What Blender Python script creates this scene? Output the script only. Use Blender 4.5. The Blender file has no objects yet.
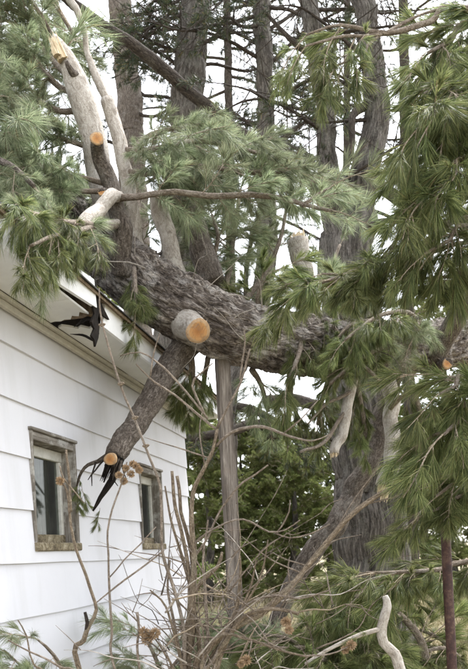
import bpy, math, random
import numpy as np
from mathutils import Vector, Matrix, noise

sc = bpy.context.scene
COL = sc.collection
R = math.radians

# ------------------------------------------------------------------ camera
F = 680.0                       # focal length in photo pixels (468 x 669)
ROLL = R(2.8)
CAMZ = 1.6
SHIFT = 0.3205
cam_d = bpy.data.cameras.new('camera')
cam_d.sensor_fit = 'VERTICAL'; cam_d.sensor_height = 36; cam_d.sensor_width = 36 * 468 / 669
cam_d.lens = 36 * F / 669
cam_d.shift_y = SHIFT * F / 669
cam_d.clip_start = 0.05; cam_d.clip_end = 2000
cam_d.dof.use_dof = True; cam_d.dof.focus_distance = 3.9; cam_d.dof.aperture_fstop = 5.6
cam = bpy.data.objects.new('camera', cam_d); COL.objects.link(cam)
cam.matrix_world = Matrix.Translation((0, 0, CAMZ)) @ Matrix.Rotation(ROLL, 4, 'Y') @ Matrix.Rotation(R(90), 4, 'X')
sc.camera = cam
_right = np.array((math.cos(ROLL), 0, -math.sin(ROLL)))
_up = np.array((math.sin(ROLL), 0, math.cos(ROLL)))
_fw = np.array((0, 1.0, 0))

def ray(px, py):
    return _fw + _right * (px - 234) / F + _up * (-(py - 334.5) / F + SHIFT)

def at(px, py, Y):
    """world point at depth Y seen at photo pixel px, py (surveying helper)"""
    return np.array((0, 0, CAMZ)) + ray(px, py) * Y

# ------------------------------------------------------------------ sky, sun, exposure
SUN_EL, SUN_AZ = 60, 40        # azimuth clockwise from +Y
world = bpy.data.worlds.new('World'); sc.world = world; world.use_nodes = True
wn = world.node_tree.nodes; wl = world.node_tree.links
bg = wn['Background']
sky = wn.new('ShaderNodeTexSky'); sky.sky_type = 'NISHITA'; sky.sun_disc = False
sky.sun_elevation = R(SUN_EL); sky.sun_rotation = R(SUN_AZ); sky.dust_density = 1.5; sky.air_density = 1.0
hs = wn.new('ShaderNodeHueSaturation'); hs.inputs['Saturation'].default_value = 0.2; hs.inputs['Value'].default_value = 1.35
wl.new(sky.outputs[0], hs.inputs['Color']); wl.new(hs.outputs[0], bg.inputs[0])
bg.inputs[1].default_value = 0.15
sun_d = bpy.data.lights.new('sun', 'SUN'); sun_d.energy = 1.4; sun_d.angle = R(14); sun_d.color = (1, .99, .975)
sun = bpy.data.objects.new('sun', sun_d); COL.objects.link(sun)
sv = Vector((math.sin(R(SUN_AZ)) * math.cos(R(SUN_EL)), math.cos(R(SUN_AZ)) * math.cos(R(SUN_EL)), math.sin(R(SUN_EL))))
sun.rotation_euler = (-sv).to_track_quat('-Z', 'Y').to_euler(); sun.location = (6, -6, 14)
vs = sc.view_settings; vs.view_transform = 'Standard'; vs.look = 'None'; vs.gamma = 1; vs.use_curve_mapping = False
vs.exposure = 1.95

# ------------------------------------------------------------------ materials
class N:
    """tiny node-graph helper"""
    def __init__(s, name):
        s.m = bpy.data.materials.new(name); s.m.use_nodes = True
        s.t = s.m.node_tree; s.b = s.t.nodes['Principled BSDF']; s.out = s.t.nodes['Material Output']
    def new(s, typ, **kw):
        n = s.t.nodes.new(typ)
        for k, v in kw.items():
            if k in n.inputs.keys(): n.inputs[k].default_value = v
            else: setattr(n, k, v)
        return n
    def link(s, a, b): s.t.links.new(a, b)
    def coord(s, scale, attr=None):
        mp = s.new('ShaderNodeMapping'); mp.inputs['Scale'].default_value = scale
        if attr:
            a = s.new('ShaderNodeAttribute', attribute_name=attr); s.link(a.outputs['Vector'], mp.inputs['Vector'])
        else:
            a = s.new('ShaderNodeTexCoord'); s.link(a.outputs['Object'], mp.inputs['Vector'])
        return mp.outputs[0]
    def noise(s, vec, scale, detail=6, rough=.6, dist=0):
        n = s.new('ShaderNodeTexNoise'); n.inputs['Scale'].default_value = scale
        n.inputs['Detail'].default_value = detail; n.inputs['Roughness'].default_value = rough
        n.inputs['Distortion'].default_value = dist
        s.link(vec, n.inputs['Vector']); return n.outputs['Fac']
    def ramp(s, fac, stops):
        r = s.new('ShaderNodeValToRGB'); e = r.color_ramp.elements
        while len(e) < len(stops): e.new(.5)
        for k, (p, c) in enumerate(stops):
            e[k].position = p; e[k].color = (*c, 1) if len(c) == 3 else c
        s.link(fac, r.inputs[0]); return r.outputs[0]
    def mix(s, fac, a, b, mode='MIX'):
        n = s.new('ShaderNodeMix', data_type='RGBA', blend_type=mode)
        for i, v in ((0, fac), (6, a), (7, b)):
            if hasattr(v, 'is_linked'): s.link(v, n.inputs[i])
            else: n.inputs[i].default_value = v if i == 0 else (*v, 1)
        return n.outputs[2]
    def bump(s, h, strength=.5, dist=.01):
        n = s.new('ShaderNodeBump'); n.inputs['Strength'].default_value = strength
        n.inputs['Distance'].default_value = dist; s.link(h, n.inputs['Height'])
        s.link(n.outputs[0], s.b.inputs['Normal'])
    def base(s, c, rough=.8, spec=.3):
        if hasattr(c, 'is_linked'): s.link(c, s.b.inputs['Base Color'])
        else: s.b.inputs['Base Color'].default_value = (*c, 1)
        s.b.inputs['Roughness'].default_value = rough; s.b.inputs['Specular IOR Level'].default_value = spec
        return s.m

M = {}
def bark(name, dark, mid, pale, lichen, lfac, ridge, stretch=.22, fine=60):
    n = N(name); v = n.coord((1, 1, stretch), 'bc'); v2 = n.coord((1, 1, 1), 'bc')
    a = n.noise(v, ridge * 1.6, 10, .72, 1.2)
    c = n.ramp(a, [(.36, dark), (.5, mid), (.62, pale)])
    b = n.noise(v2, 6, 8, .7)
    lm = n.ramp(b, [(.5, (0, 0, 0)), (.5 + .12, (lfac,) * 3)])
    c = n.mix(lm, c, lichen)
    f = n.noise(v2, fine, 6, .75)
    c = n.mix(.18 if name == 'bark_pale' else .5, c, n.ramp(f, [(.35, (.12, .12, .12)), (.65, (.9, .9, .9))]), 'OVERLAY')
    vo = n.new('ShaderNodeTexVoronoi', feature='DISTANCE_TO_EDGE', Scale=ridge * 2.2)
    wv = n.new('ShaderNodeVectorMath', operation='ADD'); nz = n.new('ShaderNodeTexNoise', Scale=ridge * 1.5); n.link(v, nz.inputs['Vector'])
    sc_ = n.new('ShaderNodeVectorMath', operation='SCALE'); sc_.inputs['Scale'].default_value = 1.2 / ridge; n.link(nz.outputs['Color'], sc_.inputs[0])
    n.link(v, wv.inputs[0]); n.link(sc_.outputs[0], wv.inputs[1]); n.link(wv.outputs[0], vo.inputs['Vector'])
    cr = n.ramp(vo.outputs['Distance'], [(0, (0, 0, 0)), (.16, (1, 1, 1))])
    h = n.mix(.5, n.mix(.45, a, f), cr)
    n.bump(h, .45 if name == 'bark_pale' else 1.0, .22 / ridge); M[name] = n.base(c, .92, .15)
bark('bark_old', (.032, .025, .020), (.12, .098, .083), (.32, .28, .245), (.46, .43, .395), .6, 16, .35)
bark('bark_standing', (.03, .026, .022), (.082, .072, .062), (.165, .148, .132), (.165, .16, .135), .4, 14, .16)
bark('bark_limb', (.055, .044, .036), (.12, .098, .08), (.21, .18, .155), (.27, .25, .225), .4, 26, .4, 90)
bark('bark_pale', (.24, .205, .17), (.38, .34, .295), (.49, .45, .40), (.56, .53, .49), .6, 18, .5, 110)
bark('bark_twig', (.10, .078, .058), (.20, .16, .125), (.33, .285, .24), (.38, .345, .30), .4, 60, .3, 160)
bark('bark_sprig', (.16, .12, .08), (.33, .265, .19), (.46, .40, .32), (.50, .45, .38), .4, 60, .3, 160)
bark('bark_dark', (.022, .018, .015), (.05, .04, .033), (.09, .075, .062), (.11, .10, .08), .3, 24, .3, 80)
bark('bark_cane', (.085, .062, .042), (.18, .14, .10), (.30, .245, .18), (.30, .28, .21), .4, 60, .3, 160)
bark('rotten_wood_gap_shade', (.006, .005, .004), (.014, .011, .009), (.03, .023, .018), (.05, .036, .026), .3, 40, .1, 120)  # near-black rotted wood; also serves as painted shade of the eave gap

n = N('cut_wood'); v = n.coord((1, 1, 1), 'bc')
ln_ = n.new('ShaderNodeVectorMath', operation='LENGTH'); n.link(v, ln_.inputs[0])
nz = n.noise(v, 2.2, 5, .6); ad = n.new('ShaderNodeMath', operation='MULTIPLY_ADD'); n.link(nz, ad.inputs[0]); ad.inputs[1].default_value = .5; n.link(ln_.outputs['Value'], ad.inputs[2])
c = n.ramp(ad.outputs[0], [(.28, (.34, .15, .055)), (.6, (.43, .21, .08)), (.97, (.50, .28, .12)), (1.0, (.46, .31, .18))])
w = n.new('ShaderNodeTexWave', wave_type='RINGS', rings_direction='Z', Scale=4.2, Distortion=2.2, Detail=3.0); n.link(v, w.inputs['Vector'])
c = n.mix(.22, c, n.ramp(w.outputs['Fac'], [(.2, (.25, .25, .25)), (.8, (.8, .8, .8))]), 'OVERLAY')
sw = n.noise(n.coord((14, .6, 1), 'bc'), 2.5, 5, .6)
c = n.mix(.35, c, n.ramp(sw, [(.3, (.25, .25, .25)), (.7, (.85, .85, .85))]), 'OVERLAY')
gr = n.noise(v, 1.3, 7, .75)
c = n.mix(n.ramp(gr, [(.48, (0, 0, 0)), (.62, (.7,) * 3)]), c, (.24, .14, .08))
n.bump(sw, .5, .003); M['cut_wood'] = n.base(c, .8, .2)
n = N('split_wood'); v = n.coord((1, 1, .06), 'bc')
a = n.noise(v, 90, 6, .7)
M['split_wood'] = n.base(n.ramp(a, [(.3, (.46, .35, .22)), (.55, (.66, .54, .37)), (.75, (.78, .69, .53))]), .8, .2); n.bump(a, .6, .004)

def needles(name, dark, mid, tip, trans):
    n = N(name)
    at_ = n.new('ShaderNodeAttribute', attribute_name='tone'); oi = n.new('ShaderNodeObjectInfo')
    c = n.ramp(at_.outputs['Fac'], [(0, dark), (.55, mid), (.9, tip), (1, (.23, .17, .075))])
    hv = n.new('ShaderNodeHueSaturation')
    mr = n.new('ShaderNodeMapRange'); mr.inputs['To Min'].default_value = .72; mr.inputs['To Max'].default_value = 1.3
    n.link(oi.outputs['Random'], mr.inputs[0]); n.link(mr.outputs[0], hv.inputs['Value'])
    mh = n.new('ShaderNodeMapRange'); mh.inputs['To Min'].default_value = .485; mh.inputs['To Max'].default_value = .51
    n.link(oi.outputs['Random'], mh.inputs[0]); n.link(mh.outputs[0], hv.inputs['Hue'])
    n.link(c, hv.inputs['Color'])
    n.base(hv.outputs[0], .5, .28)
    tr = n.new('ShaderNodeBsdfTranslucent'); n.link(hv.outputs[0], tr.inputs[0])
    mx = n.new('ShaderNodeMixShader', Fac=trans)
    n.link(n.b.outputs[0], mx.inputs[1]); n.link(tr.outputs[0], mx.inputs[2]); n.link(mx.outputs[0], n.out.inputs[0])
    M[name] = n.m
needles('needle_green', (.034, .050, .016), (.15, .185, .066), (.38, .41, .17), .42)
needles('needle_grey', (.070, .092, .044), (.23, .275, .155), (.48, .52, .33), .38)
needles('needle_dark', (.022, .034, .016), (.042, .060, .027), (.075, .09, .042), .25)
needles('leaf_yellowgreen', (.10, .135, .04), (.21, .25, .085), (.34, .37, .14), .45)

n = N('siding_paint'); v = n.coord((1, 1, 1)); vz = n.coord((2.2, 2.2, .22))
a = n.noise(v, 1.3, 5, .6); st = n.noise(vz, 3.0, 6, .65)
c = n.ramp(a, [(.3, (.62, .62, .655)), (.7, (.69, .69, .725))])
c = n.mix(n.ramp(st, [(.5, (0, 0, 0)), (.75, (.32,) * 3)]), c, (.46, .455, .44))
f = n.noise(v, 55, 5, .7)
c = n.mix(n.ramp(f, [(.62, (0, 0, 0)), (.75, (.4,) * 3)]), c, (.55, .54, .50))
n.bump(f, .12, .003); M['siding_paint'] = n.base(c, .6, .35)
n = N('fascia_paint'); v = n.coord((1, 1, 1)); a = n.noise(v, 9, 6, .7)
M['fascia_paint'] = n.base(n.ramp(a, [(.35, (.74, .74, .74)), (.66, (.82, .82, .82)), (.8, (.52, .50, .46))]), .55, .35); n.bump(a, .15, .004)
n = N('soffit_paint'); v = n.coord((1, 1, 1)); a = n.noise(v, 4, 6, .7)
M['soffit_paint'] = n.base(n.ramp(a, [(.3, (.60, .60, .58)), (.7, (.72, .72, .70))]), .7, .2); n.bump(n.noise(v, 40), .1, .003)
n = N('cream_trim'); v = n.coord((1, 1, 1)); a = n.noise(v, 14, 6, .7)
M['cream_trim'] = n.base(n.ramp(a, [(.3, (.42, .40, .35)), (.6, (.54, .52, .47)), (.8, (.34, .31, .265))]), .75, .2); n.bump(a, .3, .004)
for nm_, st_ in (('weathered_frame', (1, 1, .08)), ('weathered_rail', (.08, .08, 1))):
    n = N(nm_); v = n.coord((1, 1, 1)); a = n.noise(n.coord(st_), 60, 8, .7, .3); b = n.noise(v, 9, 6, .65)
    c = n.ramp(a, [(.34, (.085, .072, .058)), (.5, (.20, .18, .155)), (.66, (.33, .31, .28))])
    c = n.mix(n.ramp(b, [(.5, (0, 0, 0)), (.6, (.75,) * 3)]), c, (.46, .45, .42))
    M[nm_] = n.base(c, .85, .2); n.bump(a, .6, .004)
n = N('old_sill'); v = n.coord((1, 1, 1)); a = n.noise(v, 25, 7, .75, .5)
M['old_sill'] = n.base(n.ramp(a, [(.36, (.06, .047, .03)), (.5, (.20, .165, .105)), (.66, (.40, .36, .27))]), .85, .2); n.bump(a, .6, .005)
n = N('sash_paint'); v = n.coord((1, 1, 1)); a = n.noise(v, 18, 6, .7)
M['sash_paint'] = n.base(n.ramp(a, [(.35, (.48, .47, .42)), (.6, (.66, .65, .61)), (.78, (.35, .31, .24))]), .7, .3); n.bump(a, .3, .003)
n = N('window_glass'); v = n.coord((1, 1, 1)); a = n.noise(v, 7, 6, .7)
n.b.inputs['Base Color'].default_value = (.35, .36, .34, 1)
dirt = n.ramp(a, [(.4, (.03,) * 3), (.75, (.14,) * 3)])
gl = n.new('ShaderNodeBsdfGlossy', Roughness=.04); gl.inputs[0].default_value = (1, 1, 1, 1)
tp = n.new('ShaderNodeBsdfTransparent'); tp.inputs[0].default_value = (.80, .83, .81, 1)
fr = n.new('ShaderNodeFresnel', IOR=1.5); m1 = n.new('ShaderNodeMixShader')
fm = n.new('ShaderNodeMath', operation='MULTIPLY'); n.link(fr.outputs[0], fm.inputs[0]); fm.inputs[1].default_value = .4; n.link(fm.outputs[0], m1.inputs[0]); n.link(tp.outputs[0], m1.inputs[1]); n.link(gl.outputs[0], m1.inputs[2])
df = n.new('ShaderNodeBsdfDiffuse'); df.inputs[0].default_value = (.22, .22, .20, 1)
m2 = n.new('ShaderNodeMixShader'); n.link(dirt, m2.inputs[0]); n.link(m1.outputs[0], m2.inputs[1]); n.link(df.outputs[0], m2.inputs[2])
n.link(m2.outputs[0], n.out.inputs[0]); M['window_glass'] = n.m
n = N('curtain_cloth'); v = n.coord((1, 1, 1)); M['curtain_cloth'] = n.base(n.ramp(n.noise(v, 6), [(.3, (.14, .135, .12)), (.7, (.24, .23, .21))]), .9, .1)
n = N('interior_wall'); M['interior_wall'] = n.base((.10, .09, .075), .9, .1)
n = N('roof_shingle'); v = n.coord((1, 1, 1)); a = n.noise(v, 60, 5, .7); b = n.noise(v, 3, 4, .6)
M['roof_shingle'] = n.base(n.mix(.5, n.ramp(a, [(.3, (.05, .05, .05)), (.7, (.16, .155, .15))]), n.ramp(b, [(.3, (.07, .068, .065)), (.7, (.14, .135, .13))])), .95, .15); n.bump(a, .6, .004)
n = N('bare_wood'); v = n.coord((1, 1, .08)); a = n.noise(v, 50, 7, .7, .4)
M['bare_wood'] = n.base(n.ramp(a, [(.3, (.10, .075, .05)), (.6, (.24, .18, .12)), (.8, (.36, .28, .19))]), .9, .15); n.bump(a, .5, .004)
n = N('post_wood'); v = n.coord((1, 1, .07), 'bc'); a = n.noise(v, 45, 8, .72, .5); b = n.noise(n.coord((1, 1, 1), 'bc'), 7, 4)
c = n.ramp(a, [(.36, (.075, .062, .052)), (.5, (.21, .18, .155)), (.64, (.36, .32, .28))])
c = n.mix(n.ramp(b, [(.5, (0, 0, 0)), (.75, (.5,) * 3)]), c, (.26, .20, .165))
M['post_wood'] = n.base(c, .9, .15); n.bump(a, .9, .006)
n = N('rusty_paint'); v = n.coord((1, 1, 1)); a = n.noise(v, 30, 7, .7)
M['rusty_paint'] = n.base(n.ramp(a, [(.35, (.026, .013, .011)), (.5, (.052, .024, .020)), (.62, (.10, .058, .042)), (.75, (.045, .03, .025))]), .65, .35); n.bump(a, .3, .002)
n = N('dry_flower'); v = n.coord((1, 1, 1)); a = n.noise(v, 90, 4, .6)
oi = n.new('ShaderNodeObjectInfo')
c = n.ramp(a, [(.3, (.18, .115, .062)), (.5, (.34, .235, .14)), (.75, (.50, .40, .28))])
M['dry_flower'] = n.base(c, .9, .1)
n = N('meadow'); v = n.coord((1, 1, 1)); a = n.noise(v, .35, 6, .6); b = n.noise(v, 14, 6, .7)
c = n.ramp(a, [(.3, (.22, .185, .12)), (.55, (.29, .25, .165)), (.72, (.16, .155, .085))])
c = n.mix(.45, c, n.ramp(b, [(.3, (.2, .2, .2)), (.7, (.85, .85, .85))]), 'OVERLAY')
M['meadow'] = n.base(c, 1, .1); n.bump(b, 1, .05)
n = N('dry_grass'); oi = n.new('ShaderNodeAttribute', attribute_name='tone')
M['dry_grass'] = n.base(n.ramp(oi.outputs['Fac'], [(0, (.17, .16, .07)), (.4, (.34, .28, .17)), (1, (.50, .44, .29))]), .9, .15)

# ------------------------------------------------------------------ object helpers
WL = {}                                            # world location of every object
def place(o, parent, w):
    w = np.array(w, float); WL[o.name] = w
    if parent is not None:
        o.parent = parent; o.location = w - WL[parent.name]
    else:
        o.location = w
def tag(o, label=None, cat=None, group=None, kind=None):
    if label: o['label'] = label
    if cat: o['category'] = cat
    if group: o['group'] = group
    if kind: o['kind'] = kind
    return o
def empty(name, w, label, cat, group=None):
    o = bpy.data.objects.new(name, None); o.empty_display_size = .2; COL.objects.link(o); place(o, None, w)
    return tag(o, label, cat, group)
def mesh_obj(name, verts, faces, mats, parent=None, w=(0, 0, 0), smooth=False, midx=None, bc=None, tone=None):
    """verts are world coordinates; the object's origin goes to w"""
    me = bpy.data.meshes.new(name)
    vv = np.asarray(verts, float) - np.array(w, float)
    me.from_pydata(vv.tolist(), [], [tuple(int(i) for i in f) for f in faces])
    for m in (mats if isinstance(mats, (list, tuple)) else [mats]): me.materials.append(M[m] if isinstance(m, str) else m)
    if midx is not None: me.polygons.foreach_set('material_index', np.asarray(midx, dtype=np.int32))
    if smooth: me.polygons.foreach_set('use_smooth', np.ones(len(me.polygons), dtype=bool))
    if bc is not None:
        a = me.attributes.new('bc', 'FLOAT_VECTOR', 'POINT'); a.data.foreach_set('vector', np.asarray(bc, dtype=np.float32).ravel())
    if tone is not None:
        a = me.attributes.new('tone', 'FLOAT', 'POINT'); a.data.foreach_set('value', np.asarray(tone, dtype=np.float32))
    me.update()
    o = bpy.data.objects.new(name, me); COL.objects.link(o); place(o, parent, w)
    return o
def link_copy(src_mesh, name, parent, w, mat3, scale):
    o = bpy.data.objects.new(name, src_mesh); COL.objects.link(o); place(o, parent, w)
    o.rotation_euler = Matrix(mat3.tolist()).to_euler(); o.scale = (scale,) * 3
    return o

def unit(v):
    v = np.asarray(v, float); return v / (np.linalg.norm(v) + 1e-12)
def catmull(P, step):
    """P: k x 4 (xyz, radius) -> resampled rows about every step metres"""
    P = np.asarray(P, float)
    if len(P) == 2: P = np.vstack([P[0], (P[0] + P[1]) / 2, P[1]])
    Q = np.vstack([2 * P[0] - P[1], P, 2 * P[-1] - P[-2]]); out = []
    for i in range(1, len(Q) - 2):
        p0, p1, p2, p3 = Q[i - 1:i + 3]
        n = max(2, int(np.linalg.norm((p2 - p1)[:3]) / step))
        t = (np.arange(n) / n)[:, None]
        out.append(.5 * (2 * p1 + (p2 - p0) * t + (2 * p0 - 5 * p1 + 4 * p2 - p3) * t ** 2 + (3 * p1 - p0 - 3 * p2 + p3) * t ** 3))
    out.append(P[-1:]); C = np.vstack(out); C[:, 3] = np.maximum(C[:, 3], .0006)
    return C
def frames(C):
    T = np.gradient(C[:, :3], axis=0); T /= np.linalg.norm(T, axis=1)[:, None] + 1e-12
    ref = np.array((0, 0, 1.)) if abs(T[0][2]) < .9 else np.array((1., 0, 0))
    U = np.zeros_like(T); u = unit(np.cross(ref, T[0]))
    for i in range(len(T)):
        u = unit(u - T[i] * np.dot(u, T[i])); U[i] = u
    return T, U, np.cross(T, U)
def tube(name, P, mat, parent=None, seg=8, step=.05, knots=.0, rough=0.0, furrow=None, w=None, seed=0):
    """tapered limb through world points P (xyz + radius); furrow=(depth, cells per metre, stretch) carves bark plates"""
    rnd = np.random.RandomState(seed)
    C = catmull(P, step)
    if knots:                                       # slight kinks of a grown limb
        L = len(C); k = rnd.normal(0, 1, (L // 6 + 3, 3))
        x = np.linspace(0, len(k) - 1.001, L); i0 = x.astype(int); fr = (x - i0)[:, None]
        wob = k[i0] * (1 - fr) + k[i0 + 1] * fr
        env = np.minimum(1, np.minimum(np.arange(L), np.arange(L)[::-1]) / 4.)[:, None]
        C[:, :3] += wob * env * C[:, 3:4] * knots
    T, U, V = frames(C); L = len(C)
    s = np.concatenate([[0], np.cumsum(np.linalg.norm(np.diff(C[:, :3], axis=0), axis=1))])
    th = np.arange(seg) / seg * 2 * math.pi
    cs, sn = np.cos(th), np.sin(th)
    rad = np.repeat(C[:, 3:4], seg, 1)
    bc = np.stack([rad * cs, rad * sn, np.repeat(s[:, None], seg, 1)], -1)
    if rough or furrow:
        off = rnd.uniform(-50, 50, 3)
        for i in range(L):
            for j in range(seg):
                p = bc[i, j]
                d = 0.
                if rough:
                    d += rough * rad[i, j] * noise.fractal(Vector((p[0] * 9 + off[0], p[1] * 9, p[2] * 4 + off[2])), .7, 2, 4)
                if furrow:
                    dep, fq, stt = furrow
                    wv = noise.noise_vector(Vector((p[0] * 7, p[1] * 7 + off[1], p[2] * 5))) * .35
                    q = Vector((p[0] * fq, p[1] * fq, p[2] * fq * stt)) + wv + Vector(off.tolist())
                    ds = noise.voronoi(q)[0]
                    e = min(1., (ds[1] - ds[0]) * 3.2)
                    d += dep * (e ** .7 - .6) + dep * .5 * noise.fractal(q * 3.1, .8, 2.1, 3) + dep * .5 * noise.noise(q * .6)
                rad[i, j] += d
    ctr = C[:, None, :3]
    vv = ctr + U[:, None, :] * (rad * cs)[..., None] + V[:, None, :] * (rad * sn)[..., None]
    verts = vv.reshape(-1, 3); bcv = bc.reshape(-1, 3); faces = []
    for i in range(L - 1):
        a = i * seg
        for j in range(seg):
            k = (j + 1) % seg
            faces.append((a + j, a + k, a + seg + k, a + seg + j))
    verts = np.vstack([verts, C[0, :3], C[-1, :3]]); bcv = np.vstack([bcv, (0, 0, 0), (0, 0, s[-1])])
    e0, e1 = len(verts) - 2, len(verts) - 1; b = (L - 1) * seg
    for j in range(seg):
        k = (j + 1) % seg
        faces.append((e0, k, j)); faces.append((e1, b + j, b + k))
    o = mesh_obj(name, verts, faces, mat, parent, C[0, :3] if w is None else w, True, bc=bcv)
    return o, C, T
def pxp(rows):
    """rows of (px, py, depth, width in px) -> world points with radius"""
    return [(*at(a, b, Y), w / 2 * Y / F) for a, b, Y, w in rows]
def cut_disc(name, c, nrm, r, parent, mat='cut_wood', seed=0, seg=22, proud=.004):
    """sawn end grain: a slightly domed disc with a raised rim"""
    rnd = random.Random(seed); nrm = unit(nrm); u = unit(np.cross(nrm, (0.3, .2, 1))); v = np.cross(nrm, u)
    verts = []; bc = []; faces = []
    for k, (f, h) in enumerate(((1.0, -.5), (1.0, 1), (.66, .8), (.33, 1.1))):
        for j in range(seg):
            a = j / seg * 2 * math.pi; rr = r * f * (1 + .06 * math.sin(2 * a + seed) + .04 * math.sin(3 * a + seed) + rnd.uniform(-.025, .02))
            verts.append(c + (u * math.cos(a) + v * math.sin(a)) * rr + nrm * proud * h); bc.append((math.cos(a) * rr / r, math.sin(a) * rr / r, 0))
        if k:
            for j in range(seg):
                faces.append(((k - 1) * seg + j, (k - 1) * seg + (j + 1) % seg, k * seg + (j + 1) % seg, k * seg + j))
    verts.append(c + nrm * proud); bc.append((0, 0, 0))
    for j in range(seg): faces.append((3 * seg + j, 3 * seg + (j + 1) % seg, len(verts) - 1))
    return mesh_obj(name, verts, faces, mat, parent, c, True, bc=bc)
def splinter_end(name, c, d, r, length, parent, mat='split_wood', seed=0, count=16):
    count *= 4
    """torn fibres standing from a broken limb: tapered four-sided spikes of uneven length"""
    rnd = random.Random(seed); d = unit(d); u = unit(np.cross(d, (.2, .5, 1))); v = np.cross(d, u)
    verts = []; faces = []; bc = []
    for k in range(count):
        a = rnd.uniform(0, 2 * math.pi); rr = r * math.sqrt(rnd.random()) * .9
        base = c + (u * math.cos(a) + v * math.sin(a)) * rr - d * r * .4
        ln = length * rnd.uniform(.3, 1) * (1 if math.cos(a - seed) > -.2 else .45) + r * .4; wd = r * rnd.uniform(.05, .17)
        tip = base + d * ln + (u * rnd.uniform(-1, 1) + v * rnd.uniform(-1, 1)) * r * .2
        i = len(verts)
        for sx, sy in ((-1, -1), (1, -1), (1, 1), (-1, 1)):
            verts.append(base + (u * sx + v * sy) * wd); bc.append((rr + sx * wd, sy * wd, 0))
        for sx, sy in ((-1, -1), (1, -1), (1, 1), (-1, 1)):
            verts.append(tip + (u * sx + v * sy) * wd * .18); bc.append((rr + sx * wd, sy * wd, ln))
        for j in range(4): faces.append((i + j, i + (j + 1) % 4, i + 4 + (j + 1) % 4, i + 4 + j))
        faces.append((i + 4, i + 5, i + 6, i + 7))
    return mesh_obj(name, verts, faces, mat, parent, c, False, bc=bc)

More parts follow.
